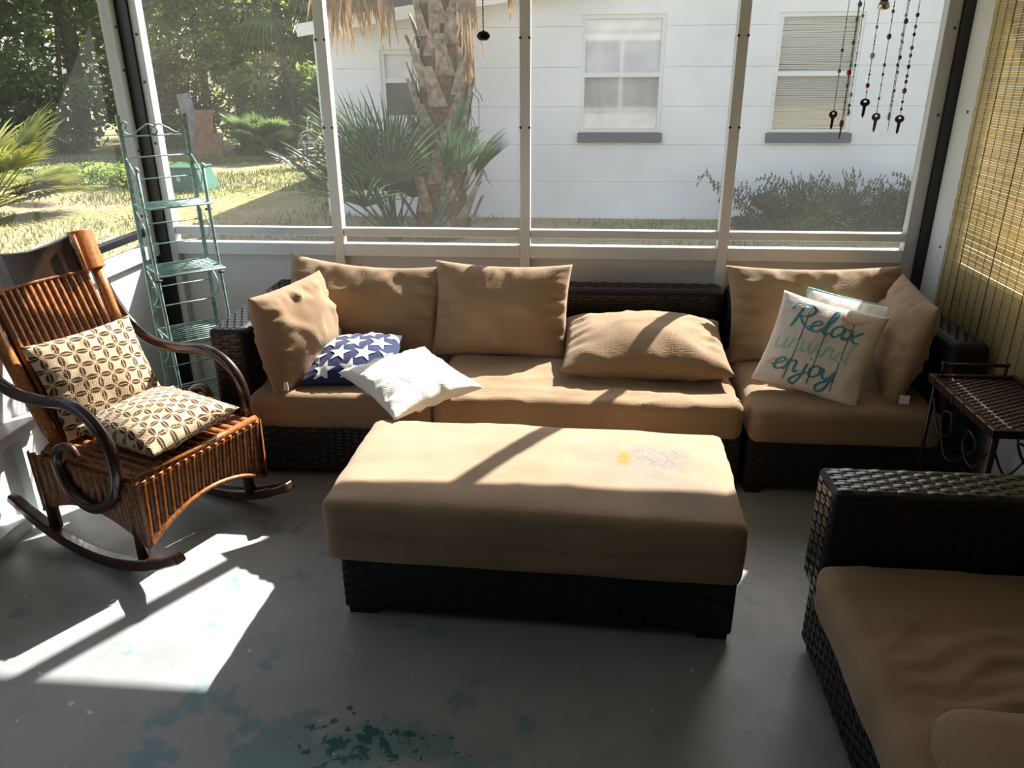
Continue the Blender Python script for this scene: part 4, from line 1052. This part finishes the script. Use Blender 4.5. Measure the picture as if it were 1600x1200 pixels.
tree('shrub', 'low broad-leaved ground shrub on the lawn beside the corner post', (-8.6, 12.4, .1, .02), blobs(-8.5, 12.3, .08, 1.5, .5, .16, 10, 10), 1500, .07, 'leaf_mid', 10, 'shrub', 'low shrubs on the lawn')
for i, (x, y, lab) in enumerate(((8.0, 6.5, 'tree right of the porch dimly seen through the bamboo blind'), (7.0, 2.0, 'bushy tree beyond the bamboo blind near the loveseat'))):
    tree('leafy_tree', lab, (x, y, 3, .15), blobs(x, y, 1.5, 1.2, 1.8, 1.4, 8, 20+i), 4000, .11, 'leaf_mid', 20+i, group='trees beyond the bamboo blind')
# palms in the far tree line
def far_palm(label, x, y, hgt, seed, n=22):
    rnd = random.Random(seed); t = thing('fan_palm', label, 'palm', (x, y, ZG), 0, 'fan palms in the tree line')
    MB().tube([(x, y, ZG), (x+.1, y, hgt*.5), (x, y, hgt)], [.16, .13, .12], 10).build('trunk', 'bark', t, smooth=True)
    for i in range(n):
        a = rnd.uniform(0, 2*PI); e = rnd.uniform(-.7, 1.2); mb = MB()
        frond_fan(mb, (x, y, hgt), (math.cos(a)*math.cos(e), math.sin(a)*math.cos(e), math.sin(e)), .8, .95, n=20, rnd=rnd, droop=.55, wd=.026); mb.build('frond', 'palm_green', t)
far_palm('fan palm with drooping sunlit leaves beside the neighbour house roof', -7.0, 18.9, 2.85, 1)
far_palm('fan palm in the hedge with its leaves touching the corner tree', -8.9, 20.6, 2.7, 2)
far_palm('tall fan palm next to the house eave', -6.1, 20.2, 3.4, 3, 18)

# ferns and low bushes along the house wall
for i in range(9):
    rnd = random.Random(40+i); x = 2.02+.24*i+rnd.uniform(-.08, .08); y = 8.88+rnd.uniform(-.12, .08)
    t = thing('fern', 'arching green fern beside the low bush under the blinds window', 'fern', (x, y, ZG), 0, 'ferns along the house wall')
    for k in range(11):
        a = rnd.uniform(0, 2*PI); ln = rnd.uniform(.65, 1.0); ou = V((math.cos(a), math.sin(a)*.5, 0)); mb = MB(); pts = []
        for q in range(9):
            f = q/8; pts.append(V((x, y, ZG))+ou*(ln*.75*f)+V((0, 0, ln*(1.15*f-.75*f*f*(.6+.5*rnd.random())))))
        mb.tube(pts, .004, 4)
        sd_ = V((-ou.y, ou.x, 0)).normalized()
        for q in range(1, 9):
            for h in (0, .5):
                p = pts[q-1].lerp(pts[q], h) if h else pts[q]
                for s in (-1, 1):
                    l_ = .10*(1-(q/9)**2)+.015; dv = (sd_*.55+V((0, 0, .75)))*s; ud = (pts[q]-pts[q-1]).normalized()*.014; mb.add([p, p+dv*l_*.5+ud, p+dv*l_+ud*.5, p+dv*l_*.5-ud], [(0, 1, 2, 3)])
        mb.build('frond', 'fern', t)
for i, (x, w_) in enumerate(((2.12, .36), (2.7, .45), (3.3, .45), (3.9, .45))):
    tree('low_bush', 'low bush with small leaves among the ferns by the house wall', (x, 9.0, .2, .02), blobs(x, 8.92, .04, w_, .25, .16, 8, 30+i), 2600, .030, ('fern', 'leaf_mid')[i % 2], 30+i, 'bush', 'low bushes along the house wall')

# grass and leaf litter on the lawn (uncountable)
def grass():
    rnd = random.Random(77); mb = MB()
    for _ in range(42000):
        y = rnd.uniform(5.0, 16.5); x = rnd.uniform(-.85*y-1.2, min(1.5, -.12*y+.2) if y > 9.3 else 3.0)
        k = noise.noise(V((x*.55, y*.55, 0)))
        if k < -.05+rnd.uniform(-.25, .15): continue
        h = rnd.uniform(.03, .085)*(1+.4*k); a = rnd.uniform(0, 2*PI); w_ = rnd.uniform(.004, .009)*(y/9)
        dx, dy = math.cos(a)*w_, math.sin(a)*w_; lx, ly = rnd.uniform(-.03, .03), rnd.uniform(-.03, .03)
        mb.add([(x-dx, y-dy, ZG), (x+dx, y+dy, ZG), (x+lx, y+ly, ZG+h)], [(0, 1, 2)])
    o = mb.build('lawn_grass', 'grass_blade', kind='stuff'); o['label'] = 'patchy green grass growing on the yard outside'; o['category'] = 'grass'
    mb = MB()
    for _ in range(9000):
        y = rnd.uniform(5, 15.5); x = rnd.uniform(-.85*y-1.2, min(3.0, -.12*y+.2) if y > 9.3 else 3.0); a = rnd.uniform(0, 2*PI); s = rnd.uniform(.012, .03)
        c, s_ = math.cos(a)*s, math.sin(a)*s; z = ZG+rnd.uniform(.005, .03)
        mb.add([(x-c, y-s_, z), (x+s_*.4, y-c*.4, z+rnd.uniform(0, .012)), (x+c, y+s_, z), (x-s_*.4, y+c*.4, z)], [(0, 1, 2, 3)])
    o = mb.build('leaf_litter', 'litter', kind='stuff'); o['label'] = 'pale dead leaves scattered over the yard lawn'; o['category'] = 'leaves'
grass()

# ------------------------------------------------------------------ yard objects
t = thing('utility_box', 'green metal utility box standing on the lawn behind the mint shelf', 'utility box', (-5.95, 11.6, ZG))
o = MB().add([(-6.30, 11.35, ZG), (-5.63, 11.35, ZG), (-5.63, 11.95, ZG), (-6.30, 11.95, ZG), (-6.24, 11.42, .24), (-5.72, 11.42, .24), (-5.72, 11.88, .24), (-6.24, 11.88, .24)], [(3, 2, 1, 0), (4, 5, 6, 7), (0, 1, 5, 4), (1, 2, 6, 5), (2, 3, 7, 6), (3, 0, 4, 7)]).build('body', 'utility_green', t); bevel(o, .015)
o = MB().box(-6.26, -5.70, 11.40, 11.90, .235, .26).build('lid', 'utility_green', t); bevel(o, .008)
MB().box(-6.02, -5.96, 11.355, 11.375, .06, .12).build('lock_plate', 'steel', t)
o = MB().obox((-8.35, 16.75, .52), (.15, 0, .02), (0, .015, .004), (-.13, .12, .62)).build('grey_plank', 'plank_grey'); tag(o, 'weathered grey board leaning on the far hedge', 'board')
o = MB().obox((-8.0, 16.55, .36), (.20, 0, .0), (0, .012, .004), (.03, .10, .46)).build('brown_plank', 'plank_brown'); tag(o, 'reddish brown board leaning beside the grey board', 'board')
o = MB().obox((-7.70, 16.45, .13), (.13, 0, 0), (0, .012, 0), (.01, .05, .23)).build('brown_plank', 'plank_brown'); tag(o, 'short brown board end resting at the foot of the tall brown board', 'board')
def wheelchair():
    c = V((-4.85, 14.6, ZG)); t = thing('wheelchair', 'old wheelchair with spoked wheels parked by the house corner', 'wheelchair', c)
    for dx in (-.25, .25):
        R_ = .31; ctr = c+V((dx, 0, R_+.02)); ax = V((.93, -.36, 0)).normalized(); e1 = V((.36, .93, 0)).normalized(); e2 = V((0, 0, 1))
        ring = [ctr+e1*R_*math.cos(2*PI*k/28)+e2*R_*math.sin(2*PI*k/28) for k in range(29)]
        w_ = MB().tube(ring, .018, 6).build('wheel', 'rubber', t, smooth=True)
        mb = MB()
        mb.tube([ctr+e1*.25*math.cos(2*PI*k/24)+e2*.25*math.sin(2*PI*k/24) for k in range(25)], .007, 5)
        for k in range(12): mb.tube([ctr, ctr+e1*R_*math.cos(2*PI*k/12)+e2*R_*math.sin(2*PI*k/12)], .004, 4)
        mb.build('spokes', 'steel', w_, kind='stuff')
    mb = MB(); mb.tube([c+V((-.25, .1, .3)), c+V((-.25, .14, .85)), c+V((-.25, .26, .87))], .012, 6); mb.tube([c+V((.25, .1, .3)), c+V((.25, .14, .85)), c+V((.25, .26, .87))], .012, 6)
    mb.tube([c+V((-.25, -.25, .45)), c+V((.25, -.25, .45)), c+V((.25, .12, .45)), c+V((-.25, .12, .45))], .012, 6); mb.build('frame', 'steel', t)
    MB().box(c.x-.23, c.x+.23, c.y-.25, c.y+.10, .33, .36).build('seat', 'rubber', t)
    for dx in (-.2, .2):
        ctr = c+V((dx, -.32, .09)); MB().tube([ctr+V((0, .07*math.cos(2*PI*k/14), .07*math.sin(2*PI*k/14))) for k in range(15)], .015, 5).build('caster', 'rubber', t)
        MB().tube([ctr, c+V((dx, -.25, .45))], .01, 5).build('caster_fork', 'steel', t)
wheelchair()
def buckets():
    x, y = -4.22, 14.0
    t = thing('bucket', 'grey plastic bucket on the ground beside the wheelchair', 'bucket', (x, y, ZG))
    MB().lathe([(.12, 0), (.155, .33), (.162, .33), (.162, .36), (.145, .36), (.11, .03)], (x, y, ZG), 16).build('body', 'bucket_grey', t, smooth=True)
    MB().tube([(x-.16, y, ZG+.33), (x-.12, y-.12, ZG+.22), (x, y-.17, ZG+.18), (x+.12, y-.12, ZG+.22), (x+.16, y, ZG+.33)], .004, 5).build('handle', 'steel', t)
    x, y = -3.65, 14.35
    t = thing('gas_mower', 'red engine machine standing by the house corner behind palmetto leaves', 'mower', (x, y, ZG))
    o = MB().box(x-.28, x+.28, y-.25, y+.25, .06, .24).build('deck', 'bucket_grey', t); bevel(o, .03)
    o = MB().box(x-.24, x+.20, y-.17, y+.17, .24, .52).build('engine_cover', 'red_plastic', t); bevel(o, .05)
    for dx in (-.25, .25):
        for dy in (-.27, .27): MB().tube([(x+dx, y+dy-.02, ZG+.10), (x+dx, y+dy+.02, ZG+.10)], .10, 14).build('wheel', 'rubber', t, smooth=True)
    for dx in (-.2, .2): MB().tube([(x+dx, y+.2, .2), (x+dx, y+.75, .85)], .012, 6).build('handle', 'steel', t)
    MB().tube([(x-.2, y+.75, .85), (x+.2, y+.75, .85)], .012, 6).build('grip', 'rubber', t)
buckets()
